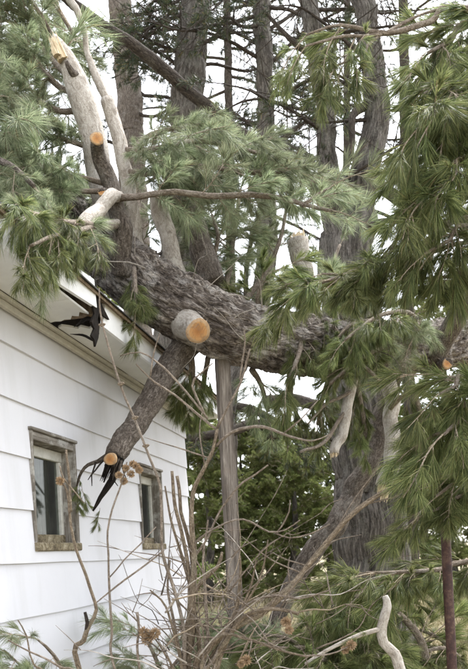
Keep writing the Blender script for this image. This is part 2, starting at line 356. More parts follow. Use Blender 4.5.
# ------------------------------------------------------------------ needle sprays (shared meshes)
def needle_block(rs, base, dirs, length, width, sag):
    """arrays of needle roots/directions -> verts (n,5,3), 3 faces each"""
    n = len(base)
    side = np.cross(dirs, rs.normal(0, 1, (n, 3))); side /= np.linalg.norm(side, axis=1)[:, None] + 1e-9
    ln = length[:, None]; dn = np.zeros((n, 3)); dn[:, 2] = -1
    mid = base + dirs * ln * .55 + dn * (sag * ln * .25)
    tip = base + dirs * ln * .97 + dn * (sag * ln * .8)
    w2 = side * width / 2
    return np.stack([base - w2 * .8, base + w2 * .8, mid - w2, mid + w2, tip], 1)
def spray_mesh(name, seed, mat, L=.42, nside=8, nl=.095, sag=.35, per=46, spread=45, width=.0022, droop=.25, bare=.25, fork=(30, 58), fan=.5):
    rs = np.random.RandomState(seed)
    twigs = []                                       # (start, dir, length)
    tt = np.linspace(0, 1, 9)
    main = np.stack([L * tt, .03 * L * np.sin(tt * 5 + seed), -droop * L * tt ** 2 * .5], 1)
    def mp(t):
        x = t * 8; i = min(7, int(x)); f = x - i; return main[i] * (1 - f) + main[i + 1] * f
    md = unit(main[-1] - main[-2])
    twigs.append((mp(.62), unit(main[-1] - mp(.62)), L * .38))
    for k in range(nside):
        t = .12 + .76 * (k + rs.uniform(-.3, .3)) / nside; sd = 1 if k % 2 else -1
        a = R(rs.uniform(*fork)); d = np.array((math.cos(a), sd * math.sin(a), rs.normal(0, 1) * fan * .5 - droop * .3))
        twigs.append((mp(max(.04, t)), unit(d), L * rs.uniform(.26, .48) * (1.1 - .45 * t)))
    V = []; tone = []; TV = []; TF = []; mi = []
    for st, d, ln in twigs:
        m = int(per * (ln / (L * .38)) ** .6)
        q = bare + (1 - bare) * rs.uniform(0, 1, m) ** .8
        u = unit(np.cross(d, (0.1, .2, 1))); v = np.cross(d, u)
        end_sag = droop * ln * .5
        for rep in range(3):                        # three needles of each bundle
            ph = rs.uniform(0, 2 * math.pi, m); al = np.radians(spread) * rs.uniform(.35, 1.15, m) * (1.1 - .45 * q)
            if rep: ph = ph0 + rs.normal(0, .35, m); al = al0 + rs.normal(0, .10, m)
            ph0, al0 = (ph, al) if not rep else (ph0, al0)
            dirs = d * np.cos(al)[:, None] + (u * np.cos(ph)[:, None] + v * np.sin(ph)[:, None]) * np.sin(al)[:, None]
            base = st + d * (ln * q)[:, None]; base[:, 2] -= end_sag * q ** 2
            V.append(needle_block(rs, base, dirs, nl * rs.uniform(.72, 1.1, m), width, sag * rs.uniform(.6, 1.3, m)[:, None]))
            tn = np.clip(rs.normal(.5, .3, m) + rs.normal(0, .12), 0, .92); tn[rs.rand(m) < .03] = 1
            tone.append(np.repeat(tn[:, None], 5, 1))
        k = len(TV); r0 = .0032 * (L / .42)
        for f in (0, .5, 1):
            c = st + d * ln * f; c = c - np.array((0, 0, end_sag * f * f)); rr = r0 * (1 - .6 * f)
            for j in range(3): TV.append(c + (u * math.cos(j * 2.094) + v * math.sin(j * 2.094)) * rr)
        for g in (0, 3):
            for j in range(3): TF.append((k + g + j, k + g + (j + 1) % 3, k + g + 3 + (j + 1) % 3, k + g + 3 + j))
    k = len(TV); r0 = .0048 * (L / .42)
    for i in range(9):
        for j in range(4): TV.append(main[i] + np.array((0, math.cos(j * 1.571), math.sin(j * 1.571))) * r0 * (1 - .06 * i))
    for i in range(8):
        for j in range(4): TF.append((k + i * 4 + j, k + i * 4 + (j + 1) % 4, k + i * 4 + 4 + (j + 1) % 4, k + i * 4 + 4 + j))
    NV = np.concatenate(V).reshape(-1, 3); n = len(NV) // 5
    i0 = np.arange(n) * 5
    tri = np.stack([np.stack([i0, i0 + 1, i0 + 3], 1), np.stack([i0, i0 + 3, i0 + 2], 1), np.stack([i0 + 2, i0 + 3, i0 + 4], 1)], 1).reshape(-1, 3)
    verts = np.vstack([NV, np.array(TV)]); off = len(NV)
    me = bpy.data.meshes.new(name)
    faces = tri.tolist() + [tuple(off + x for x in f) for f in TF]
    me.from_pydata(verts.tolist(), [], faces)
    me.materials.append(M[mat]); me.materials.append(M['bark_dark' if mat == 'needle_dark' else 'bark_sprig'])
    me.polygons.foreach_set('material_index', np.array([0] * len(tri) + [1] * len(TF), dtype=np.int32))
    a = me.attributes.new('tone', 'FLOAT', 'POINT'); a.data.foreach_set('value', np.concatenate([np.concatenate(tone).ravel(), np.zeros(len(TV))]).astype(np.float32))
    a = me.attributes.new('bc', 'FLOAT_VECTOR', 'POINT'); a.data.foreach_set('vector', verts.astype(np.float32).ravel())
    me.update(); return me
GREY = [spray_mesh('grey_spray', 10 + k, 'needle_grey', L=.30 + .03 * k, nside=6 + k % 3, nl=.095 + .006 * k, sag=.35, per=44 + 5 * (k % 3), spread=34 + 3 * k, fan=.9, width=.0017, bare=.15, droop=.3) for k in range(7)]
GREEN = [spray_mesh('green_spray', 30 + k, 'needle_green', L=.21 + .025 * k, nside=4 + k % 3, nl=.105 + .009 * (k % 4), sag=.34, per=44 + 6 * (k % 2), spread=18 + 3 * k, droop=.36, bare=.2, fan=1.0, fork=(14, 44), width=.0017) for k in range(7)]
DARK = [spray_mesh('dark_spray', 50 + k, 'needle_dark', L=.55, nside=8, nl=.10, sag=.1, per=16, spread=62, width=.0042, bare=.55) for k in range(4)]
LEAFY = [spray_mesh('leafy_spray', 70 + k, 'leaf_yellowgreen', L=.75, nside=16, nl=.07, sag=.2, per=52, spread=62, width=.0085, bare=.05, droop=.5) for k in range(4)]

def orient(d, rs, roll=.5, up=(0, 0, 1)):
    x = unit(d); z = np.array(up, float)
    if abs(np.dot(x, z)) > .96: z = np.array((.3, -.9, .2))
    y = unit(np.cross(z, x)); z = np.cross(x, y); a = rs.normal(0, roll)
    y2 = y * math.cos(a) + z * math.sin(a); z2 = np.cross(x, y2)
    return np.stack([x, y2, z2], 1)
def sprays_on(limb, C, T, kind, n, rs, f0=.3, scale=1.0, out=.75, sagd=0.15, roll=.5, tip=True, lift=0.0, nm='needle_spray'):
    """hang n needle sprays along a limb, alternating sides, as sub-parts of that limb"""
    m = len(C)
    for k in range(n):
        f = f0 + (1 - f0) * (k + .5 + rs.uniform(-.35, .35)) / n; i = min(m - 1, int(f * (m - 1)))
        t = T[i]; side = unit(np.cross(t, (0, 0, 1.)) if abs(t[2]) < .9 else np.cross(t, (0, 1., 0)))
        up = np.cross(side, t); a = rs.uniform(0, 2 * math.pi)
        sd = (1 if k % 2 else -1)
        d = t * rs.uniform(.45, 1.0) + side * sd * out * rs.uniform(.5, 1.1) + up * (rs.normal(0, .35) + lift) - np.array((0, 0, sagd * rs.uniform(.5, 1.5)))
        if tip and k == n - 1: d = t - np.array((0, 0, sagd)); i = m - 1
        link_copy(kind[rs.randint(len(kind))], nm, limb, C[i, :3], orient(d, rs, roll), scale * rs.uniform(.75, 1.2))

# ------------------------------------------------------------------ ground
gx = np.linspace(-1, 1, 61); gx = np.sign(gx) * (np.abs(gx) ** 2.6) * 600
verts = []; faces = []
for y in gx:
    for x in gx:
        h = 0.06 * noise.noise(Vector((x * .25, y * .25, 0))) + .03 * noise.noise(Vector((x, y, 3)))
        if math.hypot(x, y) > 60: h += 2.0 * noise.noise(Vector((x * .01, y * .01, 5))) - .5
        verts.append((x, y + 8, h - .04))
for i in range(60):
    for j in range(60): faces.append((i * 61 + j, i * 61 + j + 1, (i + 1) * 61 + j + 1, (i + 1) * 61 + j))
tag(mesh_obj('ground', verts, faces, 'meadow', smooth=True), kind='structure')
# dry grass blades over the part of the yard in view
rs = np.random.RandomState(5); nb = 26000
yy = 7.5 + 22 * rs.rand(nb) ** 1.3; xx = (rs.uniform(-.13, .42, nb)) * yy
hh = rs.uniform(.05, .16, nb) * (1 + .04 * yy); an = rs.uniform(0, 6.28, nb); wd = .004 + .0009 * yy
bx = np.stack([xx, yy, np.full(nb, -.06)], 1); dv = np.stack([np.cos(an), np.sin(an), np.zeros(nb)], 1)
ln = np.stack([rs.normal(0, .5, nb), rs.normal(0, .5, nb), np.ones(nb)], 1) * hh[:, None]
gv = np.stack([bx - dv * wd[:, None], bx + dv * wd[:, None], bx + ln], 1).reshape(-1, 3)
tag(mesh_obj('dry_grass', gv, np.arange(nb * 3).reshape(-1, 3), 'dry_grass', tone=np.repeat(rs.rand(nb), 3)), 'short straw-coloured winter grass across the yard behind the post', 'grass', kind='stuff')

# ------------------------------------------------------------------ house
vd = ray(385, 545); D = unit((vd[0], vd[1], 0)); NRM = np.array((D[1], -D[0], 0.))
P0 = at(0, 507, 3.4); P0[2] = 0
def WP(s, z, off=0.): return P0 + D * s + NRM * off + np.array((0, 0, z))
def wall_hit(px, py, off=0.):
    r = ray(px, py); o = np.array((0, 0, CAMZ)); q = P0 + NRM * off
    t = np.dot(q - o, NRM) / np.dot(r, NRM); p = o + r * t
    return np.dot(p - P0, D), p[2]
S_FAR = wall_hit(187, 500)[0]; S_NEAR = -5.2
lapz = [wall_hit(0, y)[1] for y in (342, 396, 451, 507, 565, 623)]
COURSE = (lapz[0] - lapz[5]) / 5; Z0 = np.mean([lapz[k] - COURSE * (3 - k) for k in range(6)])
WALLTOP = wall_hit(0, 303)[1]
OVER = .33; SOFF = WALLTOP + .02
print('wall', D, 'course', COURSE, lapz, 'top', WALLTOP, 'far', S_FAR)
house = empty('garage', WP(0, 0), 'white lap-sided garage struck by the fallen pine trunk', 'garage')
holes = []
for (a, b, c, d) in (((27, 428), (75, 441), (34, 553), (79, 553)), ((136, 466), (160, 471), (142, 549), (163, 547))):
    s0 = wall_hit(30 if a[0] < 50 else 138, 490)[0]; s1 = wall_hit(74.5 if a[0] < 50 else 160, 490)[0]
    z1 = (wall_hit(*a)[1] + wall_hit(*b)[1]) / 2; z0 = (wall_hit(*c)[1] + wall_hit(*d)[1]) / 2
    holes.append((s0, s1, z0, z1))
zb = np.mean([h[2] for h in holes]); zt = np.mean([h[3] for h in holes])
holes = [(h[0], h[1], zb, zt) for h in holes]
print('holes', holes)
def cells(s0, s1, z0, z1, hs, step=.35):
    S = {s0, s1}; Z = {z0, z1}
    for h in hs:
        for x in h[:2]:
            if s0 < x < s1: S.add(x)
        for z in h[2:]:
            if z0 < z < z1: Z.add(z)
    S = sorted(S); S2 = []
    for a, b in zip(S, S[1:]):
        k = max(1, int((b - a) / step)); S2 += [a + (b - a) * i / k for i in range(k)]
    S2.append(S[-1]); Z = sorted(Z); out = []
    for a, b in zip(S2, S2[1:]):
        for c, d in zip(Z, Z[1:]):
            ms, mz = (a + b) / 2, (c + d) / 2
            if not any(h[0] < ms < h[1] and h[2] < mz < h[3] for h in hs): out.append((a, b, c, d))
    return out
INS = .022                                          # the opening is a little smaller than the casing
op = [(h[0] + INS, h[1] - INS, h[2] + INS, h[3] - INS) for h in holes]
# sheathing behind the boards: outer face with openings, inner face, far end, back
DEPTH = 4.2
verts = []; faces = []
def quad(vs, V, Fc): i = len(V); V += [np.array(v) for v in vs]; Fc.append((i, i + 1, i + 2, i + 3))
for a, b, c, d in cells(S_NEAR, S_FAR, -.05, SOFF, op, 2):
    quad((WP(a, c), WP(b, c), WP(b, d), WP(a, d)), verts, faces)
    quad((WP(a, c, -.1), WP(b, c, -.1), WP(b, d, -.1), WP(a, d, -.1)), verts, faces)
for a, b, c, d in op:
    for q in (((a, c), (b, c)), ((b, c), (b, d)), ((b, d), (a, d)), ((a, d), (a, c))):
        quad((WP(*q[0], -.1), WP(*q[1], -.1), WP(*q[1], 0), WP(*q[0], 0)), verts, faces)
mesh_obj('front_wall', verts, faces, 'interior_wall', house, WP(0, 0))
PITCH = math.tan(R(24)); RIDGE = SOFF + .06 + PITCH * (DEPTH / 2)
def gable(s, th, nm):
    V = []; prof = [(0, -.05), (-DEPTH, -.05), (-DEPTH, SOFF), (-DEPTH / 2, RIDGE - .05), (0, SOFF)]
    for sg in (0, th): V += [WP(s + sg, z, o) for o, z in prof]
    Fc = [(0, 1, 2, 3, 4), (9, 8, 7, 6, 5)] + [(i, (i + 1) % 5, 5 + (i + 1) % 5, 5 + i) for i in range(5)]
    mesh_obj(nm, V, Fc, 'siding_paint', house, WP(s, 0))
gable(S_FAR - .1, .098, 'gable_wall'); gable(S_NEAR + .002, .098, 'gable_wall')
V = []; Fc = []
for o in (-DEPTH + .1, -DEPTH):
    quad((WP(S_NEAR, -.05, o), WP(S_FAR, -.05, o), WP(S_FAR, SOFF, o), WP(S_NEAR, SOFF, o)), V, Fc)
mesh_obj('back_wall', V, Fc, 'interior_wall', house, WP(0, 0, -DEPTH))
V = []; Fc = []
quad((WP(S_NEAR, .02, -.1), WP(S_FAR, .02, -.1), WP(S_FAR, .02, -DEPTH + .1), WP(S_NEAR, .02, -DEPTH + .1)), V, Fc)
mesh_obj('floor_slab', V, Fc, 'interior_wall', house, WP(0, 0, -1))
# lap siding, one board per course
rs = np.random.RandomState(3); k = 0
z = Z0 - COURSE * 8
while z < WALLTOP - .02:
    zt_ = min(z + COURSE + .012, WALLTOP); zbm = max(z, 0.03)
    if zt_ - zbm > .05:
        near_cut = S_NEAR + (2.1 if k % 2 else 3.4)
        segs = [(S_NEAR, near_cut - .002), (near_cut + .002, S_FAR + .012)]
        for h in op:
            if h[2] <= zbm and h[3] >= zt_: segs = [t for (p, q) in segs for t in (((p, h[0]), (h[1], q)) if p < h[0] and q > h[1] else ((p, q),))]
        for (sa, sb) in segs:
            V = []; Fc = []; proud = .016 + rs.uniform(-.002, .003)
            ph = rs.uniform(0, 6); tilt = rs.normal(0, .0012)
            cl = cells(sa, sb, zbm, zt_, [h for h in op], .18)
            def jz(s, zz): return zz + (.0028 * math.sin(s * 2.1 + ph) + .0015 * math.sin(s * 7 + ph * 2) + tilt * s if abs(zz - zbm) < 1e-6 else 0)
            def of(s, zz): return .003 + (proud + .0015 * math.sin(s * 3 + ph)) * (zt_ - zz) / (zt_ - zbm)
            for a, b, c, d in cl:
                quad((WP(a, jz(a, c), of(a, c)), WP(b, jz(b, c), of(b, c)), WP(b, d, of(b, d)), WP(a, d, of(a, d))), V, Fc)
                if abs(c - zbm) < 1e-6:
                    quad((WP(a, jz(a, c), .0), WP(b, jz(b, c), .0), WP(b, jz(b, c), of(b, c)), WP(a, jz(a, c), of(a, c))), V, Fc)
                if abs(b - sb) < 1e-6:
                    quad((WP(b, jz(b, c), of(b, c)), WP(b, c, -.02), WP(b, d, -.02), WP(b, d, of(b, d))), V, Fc)
            mesh_obj('siding_board', V, Fc, 'siding_paint', house, WP(sa, zbm))
    z += COURSE; k += 1
def wbox(name, s0, s1, z0, z1, o0, o1, mat, parent, bev=.0, jit=0, sub=1, seed=0):
    """a board in wall space, subdivided along its long side and slightly irregular"""
    rn = random.Random(seed + int(s0 * 100)); V = []; Fc = []
    lng = (s1 - s0) >= (z1 - z0)
    for i in range(sub + 1):
        f = i / sub; j = [rn.uniform(-jit, jit) for _ in range(3)]
        if lng: ring = [(s0 + (s1 - s0) * f, zz + j[0], oo + j[1]) for zz, oo in ((z0, o0), (z1 - bev, o0), (z1, o0 + 0), (z1, o1 - bev), (z1 - bev, o1), (z0 + bev, o1), (z0, o1 - bev))]
        else: ring = [(ss + j[0], z0 + (z1 - z0) * f, oo + j[1]) for ss, oo in ((s0, o0), (s1 - bev, o0), (s1, o0 + 0), (s1, o1 - bev), (s1 - bev, o1), (s0 + bev, o1), (s0, o1 - bev))]
        V += [WP(a, b, c) for a, b, c in ring]
    m = 7
    for i in range(sub):
        for q in range(m): Fc.append((i * m + q, i * m + (q + 1) % m, (i + 1) * m + (q + 1) % m, (i + 1) * m + q))
    Fc.append(tuple(range(m))[::-1]); Fc.append(tuple(sub * m + q for q in range(m)))
    return mesh_obj(name, V, Fc, mat, parent, WP((s0 + s1) / 2, z0, o1))
for wi, (s0, s1, z0, z1) in enumerate(holes):
    win = wbox('window', s0, s0 + .020, z0 + .05, z1 - .012, -.10, .024, 'weathered_frame', house, .003, .001, 6, wi)
    win.name = 'window'
    jb = .05
    wbox('casing', s1 - .030, s1, z0 + .05, z1 - .012, -.10, .024, 'weathered_frame', win, .003, .0012, 6, wi + 5)
    wbox('head_casing', s0 + .021, s1 - .031, z1 - .060, z1 - .012, -.10, .021, 'weathered_rail', win, .004, .001, 5, wi + 9)
    wbox('drip_cap', s0 - .006, s1 + .006, z1 - .011, z1 + .008, -.02, .034, 'weathered_rail', win, .004, .001, 5, wi + 2)
    wbox('sill', s0 - .002, s1 + .004, z0, z0 + .048, -.10, .032, 'old_sill', win, .006, .001, 5, wi + 3)
    wbox('sash_rail', s0 + .022, s1 - .032, z1 - .125, z1 - .062, -.098, -.062, 'sash_paint', win, .003, .0006, 3, wi)
    wbox('sash_rail', s0 + .022, s1 - .032, z0 + .05, z0 + .100, -.098, -.060, 'old_sill', win, .003, .0006, 3, wi + 1)
    wbox('sash_stile', s0 + .022, s0 + .036, z0 + .102, z1 - .127, -.098, -.064, 'sash_paint', win, .003, .0006, 4, wi + 2)
    wbox('sash_stile', s1 - .062, s1 - .033, z0 + .102, z1 - .127, -.098, -.064, 'sash_paint', win, .003, .0006, 4, wi + 3)
    V = []; Fc = []
    quad((WP(s0 + .03, z0 + .098, -.083), WP(s1 - .05, z0 + .098, -.083), WP(s1 - .05, z1 - .123, -.083), WP(s0 + .03, z1 - .123, -.083)), V, Fc)
    quad((WP(s0 + .03, z0 + .098, -.086), WP(s1 - .05, z0 + .098, -.086), WP(s1 - .05, z1 - .123, -.086), WP(s0 + .03, z1 - .123, -.086)), V, Fc)
    mesh_obj('pane', V, Fc, 'window_glass', win, WP((s0 + s1) / 2, z0 + .1, -.05))
    # curtain behind the glass: hanging folds
    V = []; Fc = []; cs0, cs1 = ((s0 + .10, s1 - .02) if wi == 0 else (s0 + .02, s1 - .02)); nn = 60
    for i in range(nn + 1):
        f = i / nn; ss = cs0 + (cs1 - cs0) * f; oo = -.17 + .018 * math.sin(f * 31 + wi) + .01 * math.sin(f * 71)
        V += [WP(ss, z0 + .02 + (0.03 if wi else .0), oo), WP(ss, z1 + .02, oo * .97)]
        if i: Fc.append((2 * i - 2, 2 * i, 2 * i + 1, 2 * i - 1))
    o = mesh_obj('curtain', V, Fc, 'curtain_cloth', None, WP((cs0 + cs1) / 2, z0, -.17), True)
    tag(o, ('limp grey curtain behind the dirty near window' if wi == 0 else 'pleated grey curtain behind the small far window'), 'curtain')
# frieze trim under the soffit, corner trim
wbox('frieze_trim', S_NEAR, S_FAR + .02, WALLTOP - .035, WALLTOP + .001, .0195, .045, 'cream_trim', house, .006, .0015, 30)
wbox('frieze_trim', S_NEAR, S_FAR + .02, WALLTOP + .0015, SOFF - .001, .0195, .07, 'cream_trim', house, .004, .001, 30)
# soffit panels with the torn hole where the trunk struck
sb0, _ = wall_hit(75, 340, OVER); sbk = wall_hit(91, 322, OVER)[0]; sbe = wall_hit(100, 330, OVER)[0]
def soffit(name, sa, sb, jag_a=None, jag_b=None, dz=0., seed=0):
    rn = random.Random(seed); m = 9; V = []; Fc = []
    for top in (0, .012):
        for i in range(m):
            f = i / (m - 1); o = .071 + (OVER - .073) * f
            a = sa + (jag_a[i] if jag_a else 0); b = sb + (jag_b[i] if jag_b else 0)
            V += [WP(a, SOFF + top - dz * f, o), WP(b, SOFF + top - dz * f * 1.2, o)]
    for i in range(m - 1):
        Fc.append((2 * i, 2 * i + 1, 2 * i + 3, 2 * i + 2)); q = 2 * m
        Fc.append((q + 2 * i + 2, q + 2 * i + 3, q + 2 * i + 1, q + 2 * i))
        Fc.append((2 * i + 1, 2 * i + 3, q + 2 * i + 3, q + 2 * i + 1)); Fc.append((2 * i, q + 2 * i, q + 2 * i + 2, 2 * i + 2))
    Fc.append((0, 1, 2 * m + 1, 2 * m)); e = 2 * m - 2; Fc.append((e + 1, e, e + 2 * m, e + 1 + 2 * m))
    return mesh_obj(name, V, Fc, 'soffit_paint', house, WP(sa, SOFF, .1))
soffit('soffit_panel', S_NEAR, sbk - .26, None, None)
soffit('soffit_panel', sbk - .257, sbk, None, [.03, .02, .03, .01, .02, -.03, -.01, -.07, -.02], .0)
soffit('soffit_panel', sbe + .03, S_FAR + .28, [-.03, -.05, -.02, .03, .0, .05, .02, .04, .01], None, .0)
# fascia boards: the near one kicked upward at its broken end, the far one starts past the gap
def fascia(sa, sb, lift, jag, nm='fascia_board', h=.15):
    V = []; Fc = []; m = 24
    for i in range(m + 1):
        f = i / m; s = sa + (sb - sa) * f; dz = lift[0] + (lift[1] - lift[0]) * max(0, (f - .8) / .2) ** 1.5
        do = .02 * max(0, (f - .85) / .15) if lift[1] else 0
        ja = jag[0] if i == 0 else (jag[1] if i == m else 0)
        for zz, oo in ((0, 0), (h, 0), (h, .02), (0, .02)):
            V.append(WP(s + (ja if zz else 0), SOFF - .012 + zz + dz, OVER + oo + do))
        if i:
            for q in range(4): Fc.append((4 * i - 4 + q, 4 * i - 4 + (q + 1) % 4, 4 * i + (q + 1) % 4, 4 * i + q))
    Fc.append((3, 2, 1, 0)); Fc.append((4 * m, 4 * m + 1, 4 * m + 2, 4 * m + 3))
    return mesh_obj(nm, V, Fc, 'fascia_paint', house, WP(sa, SOFF, OVER))
fascia(S_NEAR, sbk, (0, .05), (0, -.02)); fascia(sbe, S_FAR + .3, (-.012, 0), (.05, 0))
# torn dark lath and splinters in the gap; dark sheet paints its shade
rn = random.Random(8)
for (pa, pb, wdt) in (((97, 296), (95, 345), .022), ((93, 318), (74, 327), .012), ((95, 341), (70, 334), .008), ((98, 300), (108, 318), .010), ((92, 322), (99, 334), .02)):
    sA, zA = wall_hit(*pa, OVER - .03); sB, zB = wall_hit(*pb, OVER - .05)
    A, B = WP(sA, zA, OVER - .03), WP(sB, zB, OVER - .05)
    tube('splinter', [(*A, wdt), (*((A + B) / 2 + (0, 0, .01)), wdt * .9), (*B, wdt * .12)], 'rotten_wood_gap_shade', house, seg=5, step=.03, knots=.4, seed=rn.randint(0, 99))
poly = [(92, 287), (95, 283), (96, 293), (98, 300), (102, 308), (108, 320), (102, 316), (98, 311), (96, 320), (98, 327), (97, 338), (94, 347), (93, 340), (90, 336), (93, 329), (90, 322), (93, 314), (91, 304)]  # outline of the black gap; the sheet stands in for shade inside it
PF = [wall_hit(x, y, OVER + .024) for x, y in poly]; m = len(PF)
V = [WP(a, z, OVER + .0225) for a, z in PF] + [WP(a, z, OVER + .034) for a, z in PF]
mesh_obj('gap_shade_sheet', V, [tuple(range(m)), tuple(range(2 * m - 1, m - 1, -1))] + [(i, (i + 1) % m, m + (i + 1) % m, m + i) for i in range(m)], 'rotten_wood_gap_shade', house, WP(sbk, SOFF, OVER), bc=V)
# rafter tails, roof deck and shingle courses
for i, s in enumerate(np.arange(S_NEAR + .2, S_FAR, .61)):
    wbox('rafter', s, s + .04, SOFF + .014, SOFF + .10, -.12, OVER - .003, 'bare_wood', house)
for side in (0, 1):
    V = []; Fc = []
    def rp(s, u, t):                                # u from the eave up the slope, t thickness above deck
        x = OVER + .05 - u * math.cos(R(24)); zz = SOFF + .105 + u * math.sin(R(24)) + t
        if side: x = -DEPTH - x
        return WP(s, zz, x)
    SL = (DEPTH / 2 + OVER + .05) / math.cos(R(24))
    for t in (0, .018):
        quad((rp(S_NEAR - .3, 0, t), rp(S_FAR + .32, 0, t), rp(S_FAR + .32, SL, t), rp(S_NEAR - .3, SL, t)), V, Fc)
    for a, b in ((0, 1), (1, 2), (2, 3), (3, 0)): Fc.append((a, b, 4 + b, 4 + a))
    roof = mesh_obj('roof', V, Fc, 'bare_wood', house, rp(0, 0, 0))
    for i in range(int(SL / .14)):
        u = i * .14 - .015; V = []; Fc = []
        for uu, t in ((u, .024), (u, .031), (min(u + .16, SL), .0265), (min(u + .16, SL), .0215)): V += [rp(S_NEAR - .31, uu, t), rp(S_FAR + .33, uu, t)]
        for q in range(4): Fc.append((2 * q, 2 * q + 1, (2 * q + 3) % 8, (2 * q + 2) % 8))
        mesh_obj('shingle_course', V, Fc, 'roof_shingle', roof, rp(0, u, 0))

# ------------------------------------------------------------------ fallen pine
rs = np.random.RandomState(21)
fb = at(225, 330, 4.85)
fallen = empty('fallen_pine', fb, 'thick fallen pine trunk lying across the garage eave', 'tree')
TR = pxp([(52, 198, 5.05, 32), (84, 228, 4.92, 44), (112, 256, 4.82, 56), (150, 288, 4.75, 60), (205, 319, 4.75, 63), (260, 338, 4.9, 59), (340, 349, 5.35, 55), (420, 348, 5.95, 48), (480, 350, 6.5, 46)])
TR += [(3.6, 7.6, 2.75, .26), (5.2, 8.6, 1.6, .30), (7.2, 9.8, .18, .36)]
trunk, TC, TT = tube('trunk', TR, 'bark_old', fallen, seg=140, step=.012, rough=.07, furrow=(.021, 14, .45), seed=4)
def limb(rows, mat='bark_limb', seg=14, knots=.25, rough=.12, seed=0, parent=None, step=.03, name='limb', furrow=None):
    return tube(name, pxp(rows), mat, fallen if parent is None else parent, seg, step, knots, rough, furrow, seed=seed)
# leader with the sawn top
l, C, T = limb([(124, 275, 4.62, 26), (121, 245, 4.55, 21), (117, 205, 4.5, 18), (109, 178, 4.45, 16), (102, 160, 4.4, 15), (98, 146, 4.33, 14), (97, 139, 4.24, 13)], 'bark_limb', 18, .2, seed=1)
leader = (l, C, T)
cut_disc('cut_face', C[-1, :3], T[-1], 6.4 / F * 4.24, l, seed=1, proud=.01)
cp = at(104, 192, 4.42); lk, C2, T2 = tube('limb_stub', [(*at(108, 196, 4.46), .035), (*cp, .03), (*at(102, 193, 4.38), .026)], 'bark_limb', l, 12, .012, 0, .1)
cut_disc('cut_face', C2[-1, :3], unit((-.2, -1, .3)), .026, lk, seed=3, proud=.008)
# pale broken leader
l, C, T = limb([(116, 240, 4.78, 26), (104, 195, 4.72, 26), (95, 145, 4.66, 25), (86, 108, 4.62, 25), (77, 82, 4.6, 23), (69, 62, 4.6, 18), (62, 48, 4.6, 12), (54, 36, 4.6, 5)], 'bark_pale', 20, .12, .08, 2)
splinter_end('split_end', at(62, 58, 4.54), at(52, 36, 4.52) - at(63, 60, 4.55), .04, .15, l, seed=2, count=18)
splinter_end('split_end', at(57, 54, 4.5), at(50, 34, 4.48) - at(60, 60, 4.5), .028, .12, l, seed=5, count=10)
pale_leader = (l, C, T)
tube('limb_stub', pxp([(76, 76, 4.55, 9), (70, 70, 4.5, 7), (66, 61, 4.46, 4)]), 'bark_limb', l, 8, .02, .3, .1)
# thin pale limb behind it
limb([(140, 262, 4.95, 18), (130, 200, 4.95, 15), (121, 150, 4.95, 14), (113, 118, 4.95, 14), (107, 100, 4.95, 14)], 'bark_pale', 14, .15, seed=3)
limb([(107, 100, 4.95, 8), (98, 80, 4.95, 8), (88, 50, 4.95, 6), (84, 30, 4.95, 6), (76, 12, 4.95, 7), (66, -6, 4.95, 7)], 'bark_pale', 10, .5, seed=4)
# peeled limb
l, C, T = limb([(120, 196, 4.49, 9), (113, 200, 4.33, 13), (103, 206, 4.2, 14), (90, 216, 4.0, 15), (76, 231, 3.85, 12)], 'bark_pale', 14, .3, seed=6)
# pale stubs on top of the trunk
l, C, T = limb([(181, 290, 4.95, 22), (175, 268, 4.98, 18), (168, 240, 5.0, 17), (162, 214, 5.02, 18), (158, 196, 5.02, 18)], 'bark_pale', 18, .15, .12, 7); stubA = (l, C, T)
l, C, T = limb([(312, 320, 5.4, 24), (307, 290, 5.4, 17), (302, 262, 5.4, 19), (298, 240, 5.4, 21)], 'bark_pale', 18, .12, .12, 8)
splinter_end('split_end', C[-1, :3], T[-1], .075, .09, l, seed=4, count=12)
l, C, T = limb([(214, 285, 5.05, 26), (202, 246, 5.1, 24), (191, 218, 5.15, 23), (181, 199, 5.2, 22)], 'bark_limb', 18, .12, .1, 9)
cut_disc('cut_face', C[-1, :3], unit(T[-1] + np.array((-.3, -.6, .3))), .08, l, seed=9, proud=.012)
# sawn stub towards the camera
e = at(198, 331, 4.36); dn = unit(e - at(186, 322, 4.75)); ns = unit(dn + np.array((.25, -.5, -.1)))
l, C, T = tube('limb_stub', [(*at(182, 317, 4.85), .15), (*at(188, 323, 4.62), .112), (*at(192, 326, 4.52), .088), (*at(196, 329, 4.42), .081), (*e, .079)], 'bark_pale', fallen, 24, .012, 0, .06, None, seed=11)
cut_disc('cut_face', e + ns * .002, dn, .077, l, seed=12, seg=32, proud=.008)
# limb hanging against the wall, sawn and rotten at the end
l, C, T = limb([(192, 336, 4.9, 34), (182, 350, 4.84, 28), (170, 367, 4.72, 25), (150, 399, 4.5, 24), (132, 428, 4.3, 23), (119, 449, 4.14, 22), (114, 459, 4.08, 20)], 'bark_limb', 26, .1, .08, 13, step=.02, furrow=(.006, 24, .35))
cut_disc('cut_face', at(111, 459, 3.99), unit((-.25, -1, -.2)), .037, l, seed=13, proud=.016)
splinter_end('rotten_end', at(115, 460, 4.06), at(104, 486, 4.03) - at(118, 452, 4.1), .05, .17, l, 'rotten_wood_gap_shade', 3, 14)
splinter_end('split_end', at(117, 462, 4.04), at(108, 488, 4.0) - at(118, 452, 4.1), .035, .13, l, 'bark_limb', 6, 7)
tube('splinter', pxp([(117, 461, 4.06, 8), (109, 482, 4.05, 7), (100, 499, 4.04, 5), (93, 511, 4.04, 2)]), 'rotten_wood_gap_shade', l, 7, .02, .3, .2)
limb([(114, 452, 4.1, 7), (103, 457, 4.1, 5), (90, 464, 4.12, 3.6), (80, 477, 4.15, 2.8), (75, 494, 4.2, 1.4)], 'bark_limb', 8, .9, seed=15, parent=l)
